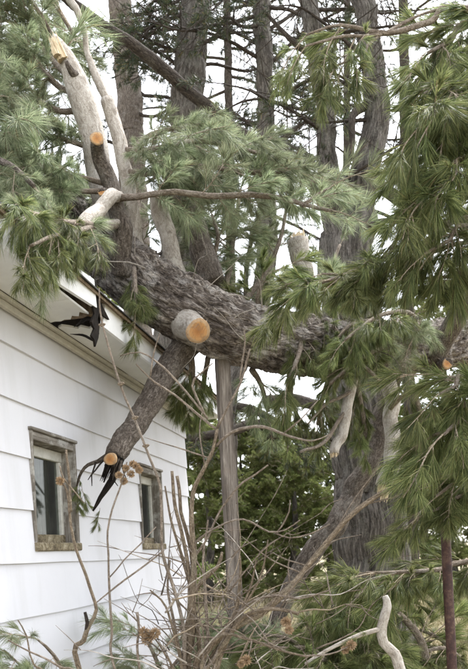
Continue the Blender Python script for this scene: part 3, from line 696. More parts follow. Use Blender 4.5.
for q, (a, b) in enumerate((((104, 460), (88, 480)), ((96, 462), (92, 486)), ((122, 458), (126, 478)), ((112, 470), (118, 486)))):
    tube('twig', pxp([(*a, 4.08, 2), ((a[0] + b[0]) / 2 - 2, (a[1] + b[1]) / 2, 4.06, 1.6), (*b, 4.05, .8)]), 'bark_dark', l, 5, .03, 1.2, 0, seed=q)
r2 = np.random.RandomState(9)
for (x, y, dx) in ((80, 478, -.1), (77, 492, .05), (82, 486, .2), (100, 508, -.1)):
    link_copy(GREEN[r2.randint(6)], 'needle_spray', l, at(x, y, 4.15), orient((dx, -.1, -1), r2, .5), .42)
# limb rising to the right, hanging pale limbs under the trunk
l, C, T = limb([(428, 368, 5.95, 24), (436, 352, 5.8, 21), (452, 326, 5.6, 20), (472, 288, 5.3, 19), (500, 240, 5.0, 17)], 'bark_limb', 18, .15, seed=16); rightlimb = (l, C, T)
lk, C2, T2 = tube('limb_stub', pxp([(440, 366, 5.85, 14), (446, 364, 5.6, 12), (447, 364, 5.5, 11)]), 'bark_limb', fallen, 12, .02, 0, .1)
cut_disc('cut_face', C2[-1, :3], unit((.1, -1, .1)), .042, lk, seed=17, proud=.01)
l, C, T = limb([(386, 368, 5.65, 18), (390, 398, 5.6, 16), (391, 430, 5.55, 15), (388, 462, 5.5, 16), (384, 486, 5.45, 17)], 'bark_pale', 18, .3, .12, 18)
splinter_end('split_end', C[-1, :3], T[-1], .055, .13, l, seed=6, count=14); hang1 = (l, C, T)
limb([(390, 455, 5.55, 10), (396, 490, 5.6, 10), (400, 525, 5.6, 10), (400, 560, 5.6, 9), (394, 600, 5.6, 8)], 'bark_limb', 12, .3, seed=19)
l, C, T = limb([(356, 336, 5.2, 8), (353, 362, 5.15, 11), (350, 390, 5.1, 11), (345, 420, 5.05, 11), (334, 454, 5.0, 10)], 'bark_pale', 12, .4, .1, 20)
splinter_end('split_end', C[-1, :3], T[-1], .03, .04, l, seed=8, count=8); hang2 = (l, C, T)
l, C, T = limb([(392, 372, 6.3, 22), (378, 430, 6.25, 21), (358, 486, 6.1, 20), (336, 516, 6.0, 20), (312, 552, 5.9, 20), (290, 592, 5.8, 17), (270, 640, 5.6, 12)], 'bark_limb', 16, .25, .12, 22); darklimb = (l, C, T)
for q, rows in enumerate([
    [(333, 326, 5.0, 4), (350, 348, 4.95, 4), (368, 370, 4.95, 4), (385, 387, 4.95, 3)],
    [(354, 362, 5.05, 4), (366, 340, 5.0, 3), (360, 330, 4.95, 2)],
    [(390, 408, 5.5, 6), (408, 392, 5.3, 4), (428, 386, 5.1, 2)],
    [(346, 410, 5.05, 4), (325, 440, 4.9, 4), (300, 452, 4.8, 3)],
    [(350, 392, 5.05, 4), (326, 404, 4.95, 3), (308, 424, 4.9, 2)]]):
    limb(rows, 'bark_twig', 7, .6, seed=30 + q, name='twig')
# horizontal side branch with fluffy needles, and other boughs of the top on the roof
def bough(rows, kind, n, mat='bark_limb', f0=.25, scale=1., seed=0, parent=None, name='bough', **kw):
    r2 = np.random.RandomState(seed + 400)
    l, C, T = tube(name, pxp(rows), mat, fallen if parent is None else parent, 8, .05, .3, 0, seed=seed)
    sprays_on(l, C, T, kind, n, r2, f0, scale, **kw)
    return l
bough([(112, 199, 4.48, 8), (150, 193, 4.3, 6), (190, 193, 4.3, 6), (235, 195, 4.35, 6), (282, 198, 4.4, 5), (304, 204, 4.4, 4), (332, 211, 4.4, 3)], GREY, 11, 'bark_twig', .2, .85, 1, lift=.25)
bough([(302, 206, 4.4, 4), (318, 194, 4.4, 3), (330, 188, 4.4, 2)], GREY, 2, 'bark_twig', .3, .8, 2)
bough([(121, 150, 4.96, 6), (150, 150, 4.8, 6), (195, 142, 4.75, 5), (240, 148, 4.7, 4), (275, 160, 4.7, 3)], GREY, 20, 'bark_twig', .1, .9, 3, lift=.1)
bough([(125, 172, 4.96, 6), (160, 172, 4.75, 6), (205, 166, 4.7, 5), (250, 172, 4.7, 4), (296, 172, 4.7, 3)], GREY, 19, 'bark_twig', .12, .9, 4)
bough([(124, 160, 4.96, 6), (150, 135, 5.0, 5), (185, 126, 5.1, 4), (215, 130, 5.1, 3)], GREY, 9, 'bark_twig', .25, .9, 33)
bough([(112, 186, 4.5, 6), (80, 178, 4.5, 5), (40, 168, 4.3, 5), (-5, 172, 4.0, 4)], GREY, 18, 'bark_twig', .2, .85, 5, lift=.1)
bough([(96, 150, 4.66, 6), (70, 142, 4.6, 5), (35, 136, 4.4, 4), (-10, 138, 4.2, 3)], GREY, 20, 'bark_twig', .08, .9, 6)
bough([(86, 108, 4.64, 6), (60, 112, 4.75, 6), (30, 100, 4.6, 5), (-12, 98, 4.4, 3)], GREY, 17, 'bark_twig', .38, .95, 7)
bough([(84, 100, 4.64, 6), (56, 86, 4.9, 6), (28, 62, 4.8, 5), (-15, 50, 4.6, 3)], GREY, 18, 'bark_twig', .4, 1.0, 8)
bough([(79, 86, 4.62, 6), (52, 60, 5.0, 5), (25, 30, 5.0, 4), (-12, 12, 4.8, 3)], GREY, 17, 'bark_twig', .42, 1.05, 9)
bough([(74, 74, 4.62, 5), (56, 40, 5.1, 4), (34, 6, 5.1, 4), (10, -20, 5.0, 3)], GREY, 13, 'bark_twig', .45, 1.05, 10)
bough([(100, 90, 4.96, 5), (84, 50, 5.3, 4), (60, 14, 5.4, 4), (40, -14, 5.4, 3)], GREY, 10, 'bark_twig', .5, 1.05, 34)
bough([(112, 190, 4.5, 6), (88, 192, 4.45, 5), (50, 190, 4.3, 4), (6, 194, 4.1, 3)], GREY, 14, 'bark_twig', .35, .85, 35)
bough([(119, 222, 4.5, 6), (95, 224, 3.95, 6), (60, 222, 3.7, 6), (25, 217, 3.5, 5), (-6, 210, 3.35, 4)], GREY, 9, 'bark_pale', .55, .7, 11, sagd=.15)
bough([(116, 226, 4.45, 6), (92, 226, 3.75, 6), (52, 218, 3.15, 5), (12, 208, 2.8, 4), (-12, 204, 2.65, 3)], GREEN, 15, 'bark_twig', .42, .85, 12, sagd=.45, out=.5)
bough([(100, 224, 3.9, 6), (76, 232, 3.4, 5), (50, 238, 3.05, 4), (30, 246, 2.88, 3)], GREEN, 9, 'bark_twig', .45, .7, 13, sagd=.7, out=.4)
bough([(134, 268, 4.45, 5), (136, 290, 4.33, 4), (136, 306, 4.28, 3)], GREEN, 7, 'bark_twig', .1, .75, 15, sagd=.6, out=.4)
bough([(14, 214, 3.5, 5), (26, 222, 3.45, 5), (35, 242, 3.4, 4), (37, 252, 3.38, 3)], GREY, 2, 'bark_pale', .5, .6, 17, sagd=.5)
bough([(-6, 158, 3.9, 7), (14, 168, 3.8, 6), (34, 186, 3.75, 5)], GREY, 3, 'bark_limb', .4, .8, 18)
# needles behind and over the trunk
bough([(222, 300, 5.1, 8), (230, 265, 5.3, 6), (236, 225, 5.4, 5), (240, 190, 5.4, 3)], GREY, 11, 'bark_twig', .1, .95, 19, sagd=.1)
bough([(240, 308, 5.2, 8), (262, 280, 5.4, 6), (280, 240, 5.5, 4), (286, 210, 5.5, 3)], GREY, 9, 'bark_twig', .1, .9, 20, sagd=.1)
bough([(180, 290, 5.2, 8), (182, 250, 5.5, 6), (196, 220, 5.6, 4), (210, 190, 5.6, 3)], GREY, 9, 'bark_twig', .25, .95, 21)
bough([(140, 270, 5.2, 6), (140, 230, 5.5, 5), (138, 200, 5.6, 3)], GREY, 6, 'bark_twig', .2, .95, 22)
bough([(150, 262, 5.15, 6), (128, 225, 5.1, 5), (60, 200, 5.0, 4)], GREY, 8, 'bark_twig', .3, .95, 32)
bough([(205, 292, 5.1, 6), (212, 262, 5.2, 5), (218, 236, 5.25, 4), (212, 215, 5.3, 3)], GREY, 11, 'bark_twig', .2, .8, 36, sagd=.1)
bough([(262, 322, 5.1, 6), (258, 300, 5.0, 5), (262, 284, 5.0, 4), (272, 272, 5.0, 3)], GREEN, 9, 'bark_twig', .2, .95, 37, sagd=.4)
bough([(250, 320, 5.2, 6), (246, 280, 5.5, 5), (252, 240, 5.6, 4), (262, 205, 5.6, 3)], GREY, 12, 'bark_twig', .3, .9, 41, sagd=.1)
bough([(290, 330, 5.4, 6), (322, 285, 5.6, 5), (340, 245, 5.7, 3)], GREY, 6, 'bark_twig', .3, .8, 42, sagd=.1)
bough([(330, 330, 5.4, 6), (336, 300, 5.3, 5), (350, 286, 5.2, 4)], GREY, 8, 'bark_twig', .2, .8, 38, sagd=.2)
# needles hanging under the trunk
bough([(190, 352, 4.85, 8), (192, 375, 5.0, 6), (188, 402, 5.1, 4)], GREEN, 8, 'bark_twig', .1, .85, 23, sagd=.5)
bough([(208, 358, 4.95, 6), (204, 380, 5.2, 5), (198, 405, 5.3, 4)], GREEN, 6, 'bark_twig', .2, .9, 24, sagd=.5)
bough([(252, 370, 5.0, 7), (262, 385, 5.3, 5), (268, 412, 5.4, 4)], GREY, 6, 'bark_twig', .1, .9, 25, sagd=.5)
bough([(290, 372, 5.2, 7), (290, 400, 5.4, 5), (288, 430, 5.5, 4)], GREEN, 6, 'bark_twig', .2, .8, 26, sagd=.6)
bough([(330, 376, 5.4, 7), (322, 400, 5.5, 5), (318, 425, 5.6, 4)], GREEN, 7, 'bark_twig', .1, .85, 27, sagd=.5)
bough([(356, 376, 5.5, 7), (362, 410, 5.5, 5), (366, 440, 5.5, 4)], GREEN, 8, 'bark_twig', .1, .85, 28, sagd=.5)
bough([(300, 318, 5.1, 6), (300, 350, 4.8, 5), (290, 378, 4.7, 4)], GREEN, 8, 'bark_twig', .1, .85, 29, sagd=.5)
bough([(372, 322, 5.5, 6), (372, 338, 5.3, 5), (350, 360, 5.2, 4)], GREY, 6, 'bark_twig', .1, .8, 30, sagd=.4)
bough([(410, 378, 5.8, 7), (420, 410, 5.8, 5), (424, 450, 5.8, 4)], GREEN, 9, 'bark_twig', .1, .95, 31, sagd=.5)

bough([(396, 336, 5.75, 7), (374, 322, 5.3, 5), (350, 326, 5.0, 4), (334, 342, 4.9, 3)], GREEN, 10, 'bark_twig', .3, .9, 43, sagd=.3, out=.5)
bough([(345, 335, 5.3, 6), (322, 325, 5.0, 4), (305, 335, 4.9, 3)], GREEN, 7, 'bark_twig', .3, .85, 44, sagd=.3, out=.5)
bough([(430, 335, 5.8, 6), (405, 312, 5.2, 5), (375, 318, 4.8, 4), (345, 340, 4.6, 3)], GREEN, 13, 'bark_twig', .35, .95, 45, sagd=.3, out=.5)
bough([(385, 345, 5.5, 6), (372, 352, 5.1, 5), (350, 366, 4.9, 4), (330, 384, 4.8, 3)], GREEN, 11, 'bark_twig', .2, .85, 46, sagd=.4, out=.5)
bough([(400, 330, 5.7, 6), (420, 318, 5.4, 5), (412, 338, 5.2, 3)], GREY, 6, 'bark_twig', .3, .7, 47, sagd=.3, out=.5)
# dead twigs sprouting from the trunk and tangled over it
r2 = np.random.RandomState(31)
for k in range(46):
    px = r2.choice([r2.uniform(290, 430), r2.uniform(120, 300), r2.uniform(320, 400)]); i = int(np.argmin([abs(at(px, 0, 1)[0] - c[0] / c[1]) for c in TC[:, :3]]))
    c = TC[i, :3] + np.array((0, -.8, r2.uniform(-.5, .7))) * TC[i, 3]; d = unit(np.array((r2.normal(0, .7), -r2.uniform(.2, .9), r2.normal(.1, .7)))); L = r2.uniform(.2, .7)
    pts = [c]
    for j in range(4): d = unit(d + r2.normal(0, .25, 3)); pts.append(pts[-1] + d * L / 4)
    w0 = r2.uniform(.003, .007)
    tw, Cw, Tw = tube('twig', [(*p, w0 * (1 - .2 * j)) for j, p in enumerate(pts)], ['bark_twig', 'bark_pale', 'bark_limb'][k % 3], trunk, 5, .04, .6, 0, seed=k)
# ------------------------------------------------------------------ pine standing just right of the view, its boughs reach in
rp0 = np.array((2.35, 3.7, 0))
rpine = empty('white_pine', rp0, 'green long-needled pine whose drooping boughs reach in from the right', 'tree')
tube('trunk', [(2.35, 3.7, -.1, .17), (2.3, 3.7, 1.5, .15), (2.36, 3.72, 3.2, .12), (2.3, 3.7, 5.2, .07), (2.32, 3.7, 6.6, .02)], 'bark_standing', rpine, 20, .06, .1, .1, seed=3)
def rb(rows, n, seed, kind=GREEN, scale=.95, f0=.35, sagd=.16, z_root=None, mat='bark_twig', **kw):
    y0 = rows[0][1]; rows = [(r_[0], y0 + (r_[1] - y0) * (.62 if sagd < .7 else 1) + (6 if k_ else 0), r_[2], r_[3]) for k_, r_ in enumerate(rows)]
    a = at(*rows[0][:3]); zr = a[2] + .12 if z_root is None else z_root
    P = [(2.33, 3.7, zr, .03)] + pxp(rows)
    r2 = np.random.RandomState(seed + 900)
    l, C, T = tube('bough', P, mat, rpine, 8, .05, .4, 0, seed=seed)
    sprays_on(l, C, T, kind, n, r2, f0, scale, sagd=sagd, **kw); return l, C, T
rb([(470, 8, 3.1, 6), (430, 14, 3.0, 6), (385, 27, 2.95, 5), (340, 19, 2.95, 3), (306, 29, 2.95, 2)], 4, 1, f0=.86, scale=.75, out=.4, sagd=.8)
rb([(470, 9, 3.1, 3), (380, 28, 2.95, 3), (345, 30, 2.9, 3), (306, 40, 2.85, 2)], 4, 2, f0=.88, scale=.8, out=.35, sagd=.8)
rb([(470, 10, 3.1, 3), (378, 30, 2.95, 3), (366, 46, 2.9, 3), (336, 60, 2.85, 2)], 2, 3, f0=.95, scale=.75, out=.35, sagd=.8)
rb([(480, 25, 3.2, 6), (450, 40, 3.1, 5), (428, 60, 3.0, 3)], 13, 4, f0=.6, out=.6)
rb([(480, 60, 3.1, 6), (446, 84, 3.0, 5), (424, 105, 2.9, 3)], 16, 5, f0=.55, out=.6)
rb([(480, 84, 3.0, 5), (446, 106, 2.8, 4), (424, 132, 2.7, 3)], 16, 6, f0=.55, out=.6)
rb([(480, 130, 3.2, 6), (448, 145, 3.1, 5), (420, 166, 3.0, 3)], 16, 7, f0=.55, out=.6)
rb([(480, 160, 3.0, 6), (452, 180, 2.9, 4), (428, 204, 2.8, 3)], 17, 8, f0=.55, out=.6)
rb([(480, 215, 3.2, 6), (430, 244, 3.15, 5), (388, 284, 3.1, 4), (350, 300, 3.05, 3), (322, 300, 3.0, 2)], 12, 9, f0=.5, scale=.75, out=.35)
rb([(440, 222, 3.15, 4), (388, 268, 3.1, 4), (365, 282, 3.05, 4), (330, 306, 3.0, 3), (308, 316, 2.95, 2)], 12, 10, f0=.72, scale=.8, out=.4)
rb([(480, 226, 3.0, 5), (450, 240, 2.95, 4), (424, 262, 2.9, 3)], 15, 11, f0=.55, out=.6)
rb([(480, 272, 3.2, 6), (452, 270, 3.15, 4), (428, 272, 3.1, 3), (408, 282, 3.1, 2)], 6, 12, f0=.6, scale=.8, out=.4)
rb([(480, 372, 3.0, 6), (456, 384, 2.9, 5), (440, 398, 2.85, 3)], 15, 13, f0=.55, out=.6)
rb([(480, 400, 2.9, 6), (458, 425, 2.8, 5), (444, 446, 2.75, 3)], 16, 14, f0=.55, out=.6)
rb([(480, 415, 3.1, 5), (450, 428, 3.05, 4), (430, 440, 3.0, 3)], 12, 15, f0=.5, scale=.85, out=.45)
rb([(480, 465, 3.0, 5), (455, 484, 2.95, 4), (436, 506, 2.9, 3)], 12, 16, f0=.55, out=.5)
rb([(480, 490, 3.0, 5), (455, 500, 2.95, 4), (430, 515, 2.9, 3)], 8, 17, f0=.6, scale=.85)
rb([(470, 560, 3.9, 6), (440, 566, 3.8, 5), (405, 570, 3.7, 4), (366, 570, 3.6, 2)], 20, 18, f0=.55, scale=1.0, out=.5)
rb([(480, 240, 3.5, 5), (420, 262, 3.45, 4), (350, 290, 3.4, 3), (300, 322, 3.3, 2)], 8, 26, f0=.7, scale=.8, out=.4)
rb([(490, 110, 3.6, 6), (450, 120, 3.7, 5), (420, 150, 3.7, 3)], 12, 20, f0=.5)
rb([(490, 180, 3.6, 6), (456, 190, 3.7, 5), (430, 215, 3.7, 3)], 12, 22, f0=.5)
rb([(490, 20, 3.6, 6), (456, 30, 3.7, 5), (440, 55, 3.7, 3)], 10, 23, f0=.5)
rb([(490, 410, 3.4, 6), (466, 440, 3.4, 5), (450, 470, 3.4, 3)], 12, 21, f0=.4)

# ------------------------------------------------------------------ standing trees behind
def stand(name, label, rows, mat, seg=28, furrow=None, seed=0, group='trees standing behind the fallen trunk', base_r=1.25, cat='tree'):
    P = pxp(rows); b = np.array(P[-1]); q = np.array(P[-2]); dr = (b - q)[:3]
    # carry the stem on to the ground
    g = b[:3] + dr * ((b[2] + .15) / max(.3, -dr[2])) if dr[2] < -.05 else np.array((b[0], b[1], -.15))
    P.append((g[0], g[1], -.15, b[3] * base_r))
    root = empty(name, (g[0], g[1], 0), label, cat, group)
    t, C, T = tube('trunk', P[::-1], mat, root, seg, .035, .06, .08, furrow, seed=seed)
    return root
twin = stand('forked_tree', 'large forked tree with furrowed grey bark behind the trunk', [(345, 228, 8.0, 46), (347, 270, 8.0, 54), (355, 380, 8.0, 60), (366, 460, 8.0, 66), (370, 540, 8.0, 71), (373, 600, 8.0, 76)], 'bark_standing', 84, (.022, 12, .16), 5)
def tl(root, rows, mat='bark_standing', seg=14, seed=0, name='limb', knots=.2, furrow=None, rough=.1, step=.06):
    return tube(name, pxp(rows), mat, root, seg, step, knots, rough, furrow, seed=seed)
tl(twin, [(349, 262, 8.0, 40), (358, 215, 8.0, 31), (368, 165, 8.0, 28), (376, 100, 8.0, 24), (372, 50, 8.0, 22), (364, 0, 8.0, 21), (358, -60, 8.0, 19), (350, -160, 8, 14)], seg=40, seed=1, furrow=(.012, 14, .2), step=.04)
tl(twin, [(341, 262, 7.95, 34), (333, 215, 7.95, 24), (328, 160, 7.95, 20), (325, 100, 7.95, 18), (314, 40, 7.95, 17), (307, 0, 7.95, 17), (298, -60, 7.95, 15), (290, -150, 8, 10)], seg=36, seed=2, furrow=(.010, 14, .2), step=.04)
dl = tl(twin, [(344, 222, 7.9, 16), (318, 190, 7.7, 12), (286, 160, 7.5, 11), (240, 131, 7.3, 12), (200, 100, 7.1, 12), (160, 66, 6.9, 12), (110, 28, 6.7, 11), (64, -8, 6.5, 10), (10, -60, 6.2, 7)], 'bark_dark', 14, 3, knots=.35)
tl(twin, [(372, 176, 8.0, 12), (392, 196, 7.9, 10), (410, 208, 7.8, 9), (428, 220, 7.7, 8), (470, 240, 7.4, 5)], 'bark_dark', 10, 4)
tl(twin, [(352, 236, 7.9, 10), (380, 222, 7.8, 6), (415, 222, 7.6, 5), (450, 226, 7.5, 3)], 'bark_dark', 8, 5)
tl(twin, [(366, 105, 8, 9), (352, 120, 7.8, 7), (352, 150, 7.7, 6), (340, 185, 7.6, 4)], 'bark_dark', 8, 6)
tl(twin, [(318, 60, 7.95, 8), (290, 40, 7.8, 5), (262, 8, 7.8, 3)], 'bark_dark', 8, 7)
tA = stand('leaning_pine', 'thick dark pine trunk leaning slightly right behind the pale stub', [(212, -150, 12, 26), (202, -40, 12, 28), (196, 0, 12, 29), (191, 60, 12, 31), (187, 110, 12, 32), (184, 180, 12, 34), (180, 260, 12, 36), (168, 400, 12, 38)], 'bark_standing', 48, (.02, 11, .16), 11)
tB = stand('slender_pine', 'slender straight grey pine trunk left of the forked tree', [(256, -150, 11, 14), (260, -20, 11, 18), (263, 40, 11, 17), (266, 110, 11, 17), (265, 180, 11, 19), (266, 260, 11, 20), (254, 330, 11, 18), (230, 400, 11, 13), (232, 500, 11, 12)], 'bark_standing', 36, (.014, 12, .18), 12)
tC = stand('distant_pine', 'hazy grey pine trunk behind the broken pale limb', [(112, -120, 15, 20), (120, 0, 15, 23), (126, 60, 15, 24), (130, 110, 15, 25), (136, 240, 15, 27), (140, 400, 15, 28)], 'bark_limb', 24, (.018, 9, .2), 13)
tD = stand('far_pine', 'thin far pine stem between the dark leaning pine and the slender one', [(226, -60, 20, 7), (228, 60, 20, 8), (230, 200, 20, 9), (232, 420, 20, 10)], 'bark_dark', 12, None, 14)
tE = stand('far_pine', 'thin far pine stem right of the forked tree under the drooping boughs', [(402, -60, 19, 9), (404, 60, 19, 10), (406, 200, 19, 11), (410, 420, 19, 12)], 'bark_dark', 12, None, 15)
tF = stand('far_pine', 'thin far pine stem seen between the two stems of the fork', [(348, -60, 22, 6), (347, 60, 22, 7), (346, 200, 22, 7), (345, 420, 22, 8)], 'bark_dark', 12, None, 16)
# bare and tufted side branches of these trees
def side_branches(root, x0, x1, ys, Y, rsd, kind=DARK, per=2, w=4, scale=1., reach=(40, 110), mat='bark_dark', down=.1):
    r2 = np.random.RandomState(rsd)
    for k, y in enumerate(ys):
        f = (y + 60) / 300.; x = x0 + (x1 - x0) * f; sd = 1 if r2.rand() < .5 else -1
        ln = r2.uniform(*reach); el = r2.uniform(-.7, 1.1)
        dz = r2.uniform(-1.2, 1.2)
        rows = [(x, y, Y, w), (x + sd * ln * .4, y - el * ln * .35 + 3, Y + dz * .4, w * .75), (x + sd * ln * .75, y - el * ln * .55 + r2.uniform(-6, 8), Y + dz * .8, w * .55), (x + sd * ln, y - el * ln * .6 + r2.uniform(-8, 14), Y + dz, w * .25)]
        l, C, T = tube('branch', pxp(rows), mat, root, 6, .12, .9, 0, seed=rsd * 50 + k)
        sprays_on(l, C, T, kind, per, r2, .35, scale, out=.9, sagd=down)
        for q in range(9):                           # bare twigs
            i = r2.randint(len(C) // 4, len(C) - 1); c = C[i, :3]; d = unit(T[i] + r2.normal(0, .7, 3)); L = r2.uniform(.3, 1.4)
            tube('twig', [(*c, .008), (*(c + d * L * .5 + r2.normal(0, .05, 3)), .006), (*(c + d * L + (0, 0, r2.uniform(-.1, .2))), .002)], mat, l, 4, .15, .8, 0, seed=q)
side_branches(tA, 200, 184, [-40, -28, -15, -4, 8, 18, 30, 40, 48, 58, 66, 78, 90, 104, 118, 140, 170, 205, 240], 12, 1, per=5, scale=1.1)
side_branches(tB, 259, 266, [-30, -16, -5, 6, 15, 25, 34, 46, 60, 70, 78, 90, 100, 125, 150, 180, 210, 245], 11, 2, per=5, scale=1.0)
side_branches(twin, 306, 330, [10, 40, 75, 100, 130, 160, 190], 7.95, 7, per=2, scale=.8)
side_branches(twin, 366, 372, [20, 60, 90, 120, 150, 180, 210], 8, 8, per=2, scale=.8)
side_branches(tC, 117, 136, [-30, 0, 20, 40, 60, 85, 110, 150, 190], 15, 3, per=5, scale=1.7)
side_branches(tD, 226, 230, [-20, -5, 10, 22, 35, 48, 60, 75, 90, 110, 130, 150, 170], 20, 4, per=5, scale=2., w=3)
side_branches(tE, 402, 408, [-30, 0, 25, 50, 80, 110, 140, 170, 200, 230], 19, 5, per=5, scale=2., w=3)
side_branches(tF, 348, 345, [-10, 10, 30, 55, 80, 105, 130, 155, 180, 220], 22, 6, per=5, scale=2., w=3)
# low dark limbs under the fallen trunk (from the pines behind)
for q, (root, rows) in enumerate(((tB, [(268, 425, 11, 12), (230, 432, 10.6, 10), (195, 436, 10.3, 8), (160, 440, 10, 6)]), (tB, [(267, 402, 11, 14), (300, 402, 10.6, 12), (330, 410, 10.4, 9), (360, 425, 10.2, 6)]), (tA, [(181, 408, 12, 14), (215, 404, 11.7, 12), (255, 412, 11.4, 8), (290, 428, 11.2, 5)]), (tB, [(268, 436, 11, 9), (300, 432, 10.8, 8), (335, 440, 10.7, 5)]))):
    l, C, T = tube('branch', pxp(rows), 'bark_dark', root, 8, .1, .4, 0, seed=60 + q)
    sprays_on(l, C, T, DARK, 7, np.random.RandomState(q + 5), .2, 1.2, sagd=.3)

# ------------------------------------------------------------------ evergreens at the back of the yard
def evergreen(label, x, y, h, wid, n, kind, seed, name='evergreen_tree', scale=1.0, group='evergreens at the back of the yard'):
    r2 = np.random.RandomState(seed); root = empty(name, (x, y, 0), label, 'tree' if h > 3 else 'shrub', group)
    t, C, T = tube('trunk', [(x, y, -.1, .06 + .02 * h), (x + r2.normal(0, .1), y, h * .5, .03 + .012 * h), (x + r2.normal(0, .15), y, h * .97, .015)], 'bark_standing', root, 10, .3, .3, 0, seed=seed)
    for k in range(int(n * 1.5)):
        f = r2.rand() ** .8; z = .15 + f * (h - .2); rr = wid * (1 - f) ** .6 * (.75 + .35 * noise.noise(Vector((k * .7, seed, 0))))
        a = r2.uniform(0, 2 * math.pi); q = math.sqrt(r2.uniform(.12, 1))
        p = np.array((x + math.cos(a) * rr * q, y + math.sin(a) * rr * q, z)); i = min(len(C) - 1, int(f * len(C)))
        d = np.array((math.cos(a), math.sin(a), r2.uniform(-.1, .7)))
        link_copy(kind[r2.randint(len(kind))], 'leaf_spray', t, p, orient(d, r2, .7), scale * r2.uniform(.7, 1.2))
g = lambda px, Y: at(px, 560, Y)[0]
evergreen('yellow-green bushy evergreen beside the garage corner', g(206, 21), 21, 5.4, 1.9, 130, LEAFY, 1, scale=1.2)
evergreen('yellow-green bushy evergreen right behind the wooden post', g(246, 24), 24, 6.0, 2.2, 140, LEAFY, 2, scale=1.3)
evergreen('broad yellow-green evergreen between the post and the forked tree', g(292, 22), 22, 5.2, 2.1, 140, LEAFY, 3, scale=1.2)
evergreen('low green evergreen just left of the furrowed forked trunk', g(330, 25), 25, 5.6, 2.0, 120, LEAFY, 4, scale=1.2)
evergreen('dark evergreen right of the furrowed forked trunk', g(425, 23), 23, 5.8, 2.2, 120, LEAFY, 5, scale=1.2)
evergreen('evergreen at the right edge behind the rusty post', g(480, 25), 25, 6.2, 2.4, 120, LEAFY, 6, scale=1.3)
evergreen('far tall evergreen behind the low dark limbs', g(268, 34), 34, 8.0, 3.0, 110, LEAFY, 7, scale=1.6)
evergreen('far tall evergreen behind the forked tree', g(385, 36), 36, 9.0, 3.2, 110, LEAFY, 8, scale=1.7)
evergreen('far tall evergreen showing over the garage corner', g(190, 34), 34, 9.0, 3.2, 110, LEAFY, 9, scale=1.7)
evergreen('tall evergreen rising behind the garage roof', g(60, 17), 17, 11.5, 3.2, 150, LEAFY, 10, scale=1.6)
evergreen('tall evergreen behind the boughs at the right edge', g(450, 24), 24, 11.0, 3.2, 130, LEAFY, 11, scale=1.6)

# ------------------------------------------------------------------ posts
def post(rows, label):
    top = at(*rows[0][:3]); bot = at(*rows[1][:3]); d = bot - top; g = top + d * ((top[2] + .1) / -d[2])
    r = rows[0][3] / 2 * rows[0][2] / F
    rn = random.Random(4); V = []; Fc = []; bc = []; m = 26; prof = []
    for sx, sy in ((-1, -1), (1, -1), (1, 1), (-1, 1)):      # square post with rounded arrises and a drying crack
        for e in (-1, 1):
            prof.append((sx * (1 - (.09 if (e == -1) == (sx * sy > 0) else 0)), sy * (1 - (.09 if (e == 1) == (sx * sy > 0) else 0))))
    ux = unit(np.array((1, .25, 0))); uy = unit(np.cross(d, ux))
    for i in range(m + 1):
        f = i / m; c = top + (g - top) * f; tw = .05 * math.sin(f * 3)
        for k, (a, b) in enumerate(prof):
            rr = r * (1 + rn.uniform(-.03, .03) + .03 * math.sin(f * 9 + k))
            V.append(c + (ux * a + uy * b) * rr + np.array((0, 0, rn.uniform(-.008, .02) if i == 0 else 0))); bc.append((a * rr, b * rr, f * 3))
        if i:
            for q in range(8): Fc.append((8 * i - 8 + q, 8 * i - 8 + (q + 1) % 8, 8 * i + (q + 1) % 8, 8 * i + q))
    Fc.append(tuple(range(8))[::-1])
    return tag(mesh_obj('wooden_post', V, Fc, 'post_wood', None, g, bc=bc), label, 'post')
post([(222, 352, 4.85, 13), (235, 600, 4.85)], 'weathered grey wooden post standing under the fallen trunk')
b = at(450, 600, 3.4)
rpst = empty('rusty_post', (b[0], b[1], 0), 'rusty dark red metal post at the lower right edge', 'post')
p0, p1 = at(444, 505, 3.4), at(452, 669, 3.4); p2 = p0 + (p1 - p0) * ((p0[2] + .1) / (p0[2] - p1[2]))
tube('pipe', [(*p0, .024), (*((p0 + p2) / 2), .025), (*p2, .024)], 'rusty_paint', rpst, 18, .1, 0, .02)
tube('cap', [(*(p0 + (0, 0, -.02)), .027), (*(p0 + (0, 0, .012)), .027), (*(p0 + (0, 0, .02)), .02)], 'rusty_paint', rpst, 18, .01, 0, 0)

# ------------------------------------------------------------------ broken boughs heaped on the ground below
def heap(label, rows, n, kind, seed, scale=.95, mat='bark_twig', sagd=.3, f0=.12, extra=()):
    P = pxp(rows); b = P[0]; base = np.array((b[0], b[1] + .2, 0))
    root = empty('broken_bough', base, label, 'branch', 'broken pine boughs heaped under the trunk')
    full = [(base[0], base[1], -.02, b[3] * 1.15), (base[0] * .6 + b[0] * .4, base[1] * .6 + b[1] * .4, b[2] * .55, b[3] * 1.1)] + P
    l, C, T = tube('stem', full, mat, root, 10, .05, .3, .08, seed=seed)
    r2 = np.random.RandomState(seed + 70); sprays_on(l, C, T, kind, n, r2, .38, scale, sagd=sagd)
    for k, rw in enumerate(extra):
        l2, C2, T2 = tube('side_stem', pxp(rw), mat, root, 8, .05, .4, 0, seed=seed + k + 1)
        sprays_on(l2, C2, T2, kind, max(4, n // 2), r2, .15, scale, sagd=sagd)
heap('pale crooked broken limb with pine needles at the lower right', [(404, 690, 3.3, 11), (400, 665, 3.3, 11), (396, 652, 3.3, 11), (384, 641, 3.3, 10), (382, 625, 3.3, 10), (387, 606, 3.3, 9), (385, 596, 3.3, 6)], 1, GREEN, 1, .5, 'bark_pale', extra=[[(384, 628, 3.3, 5), (360, 634, 3.28, 5), (335, 645, 3.25, 4), (305, 664, 3.2, 3)]])
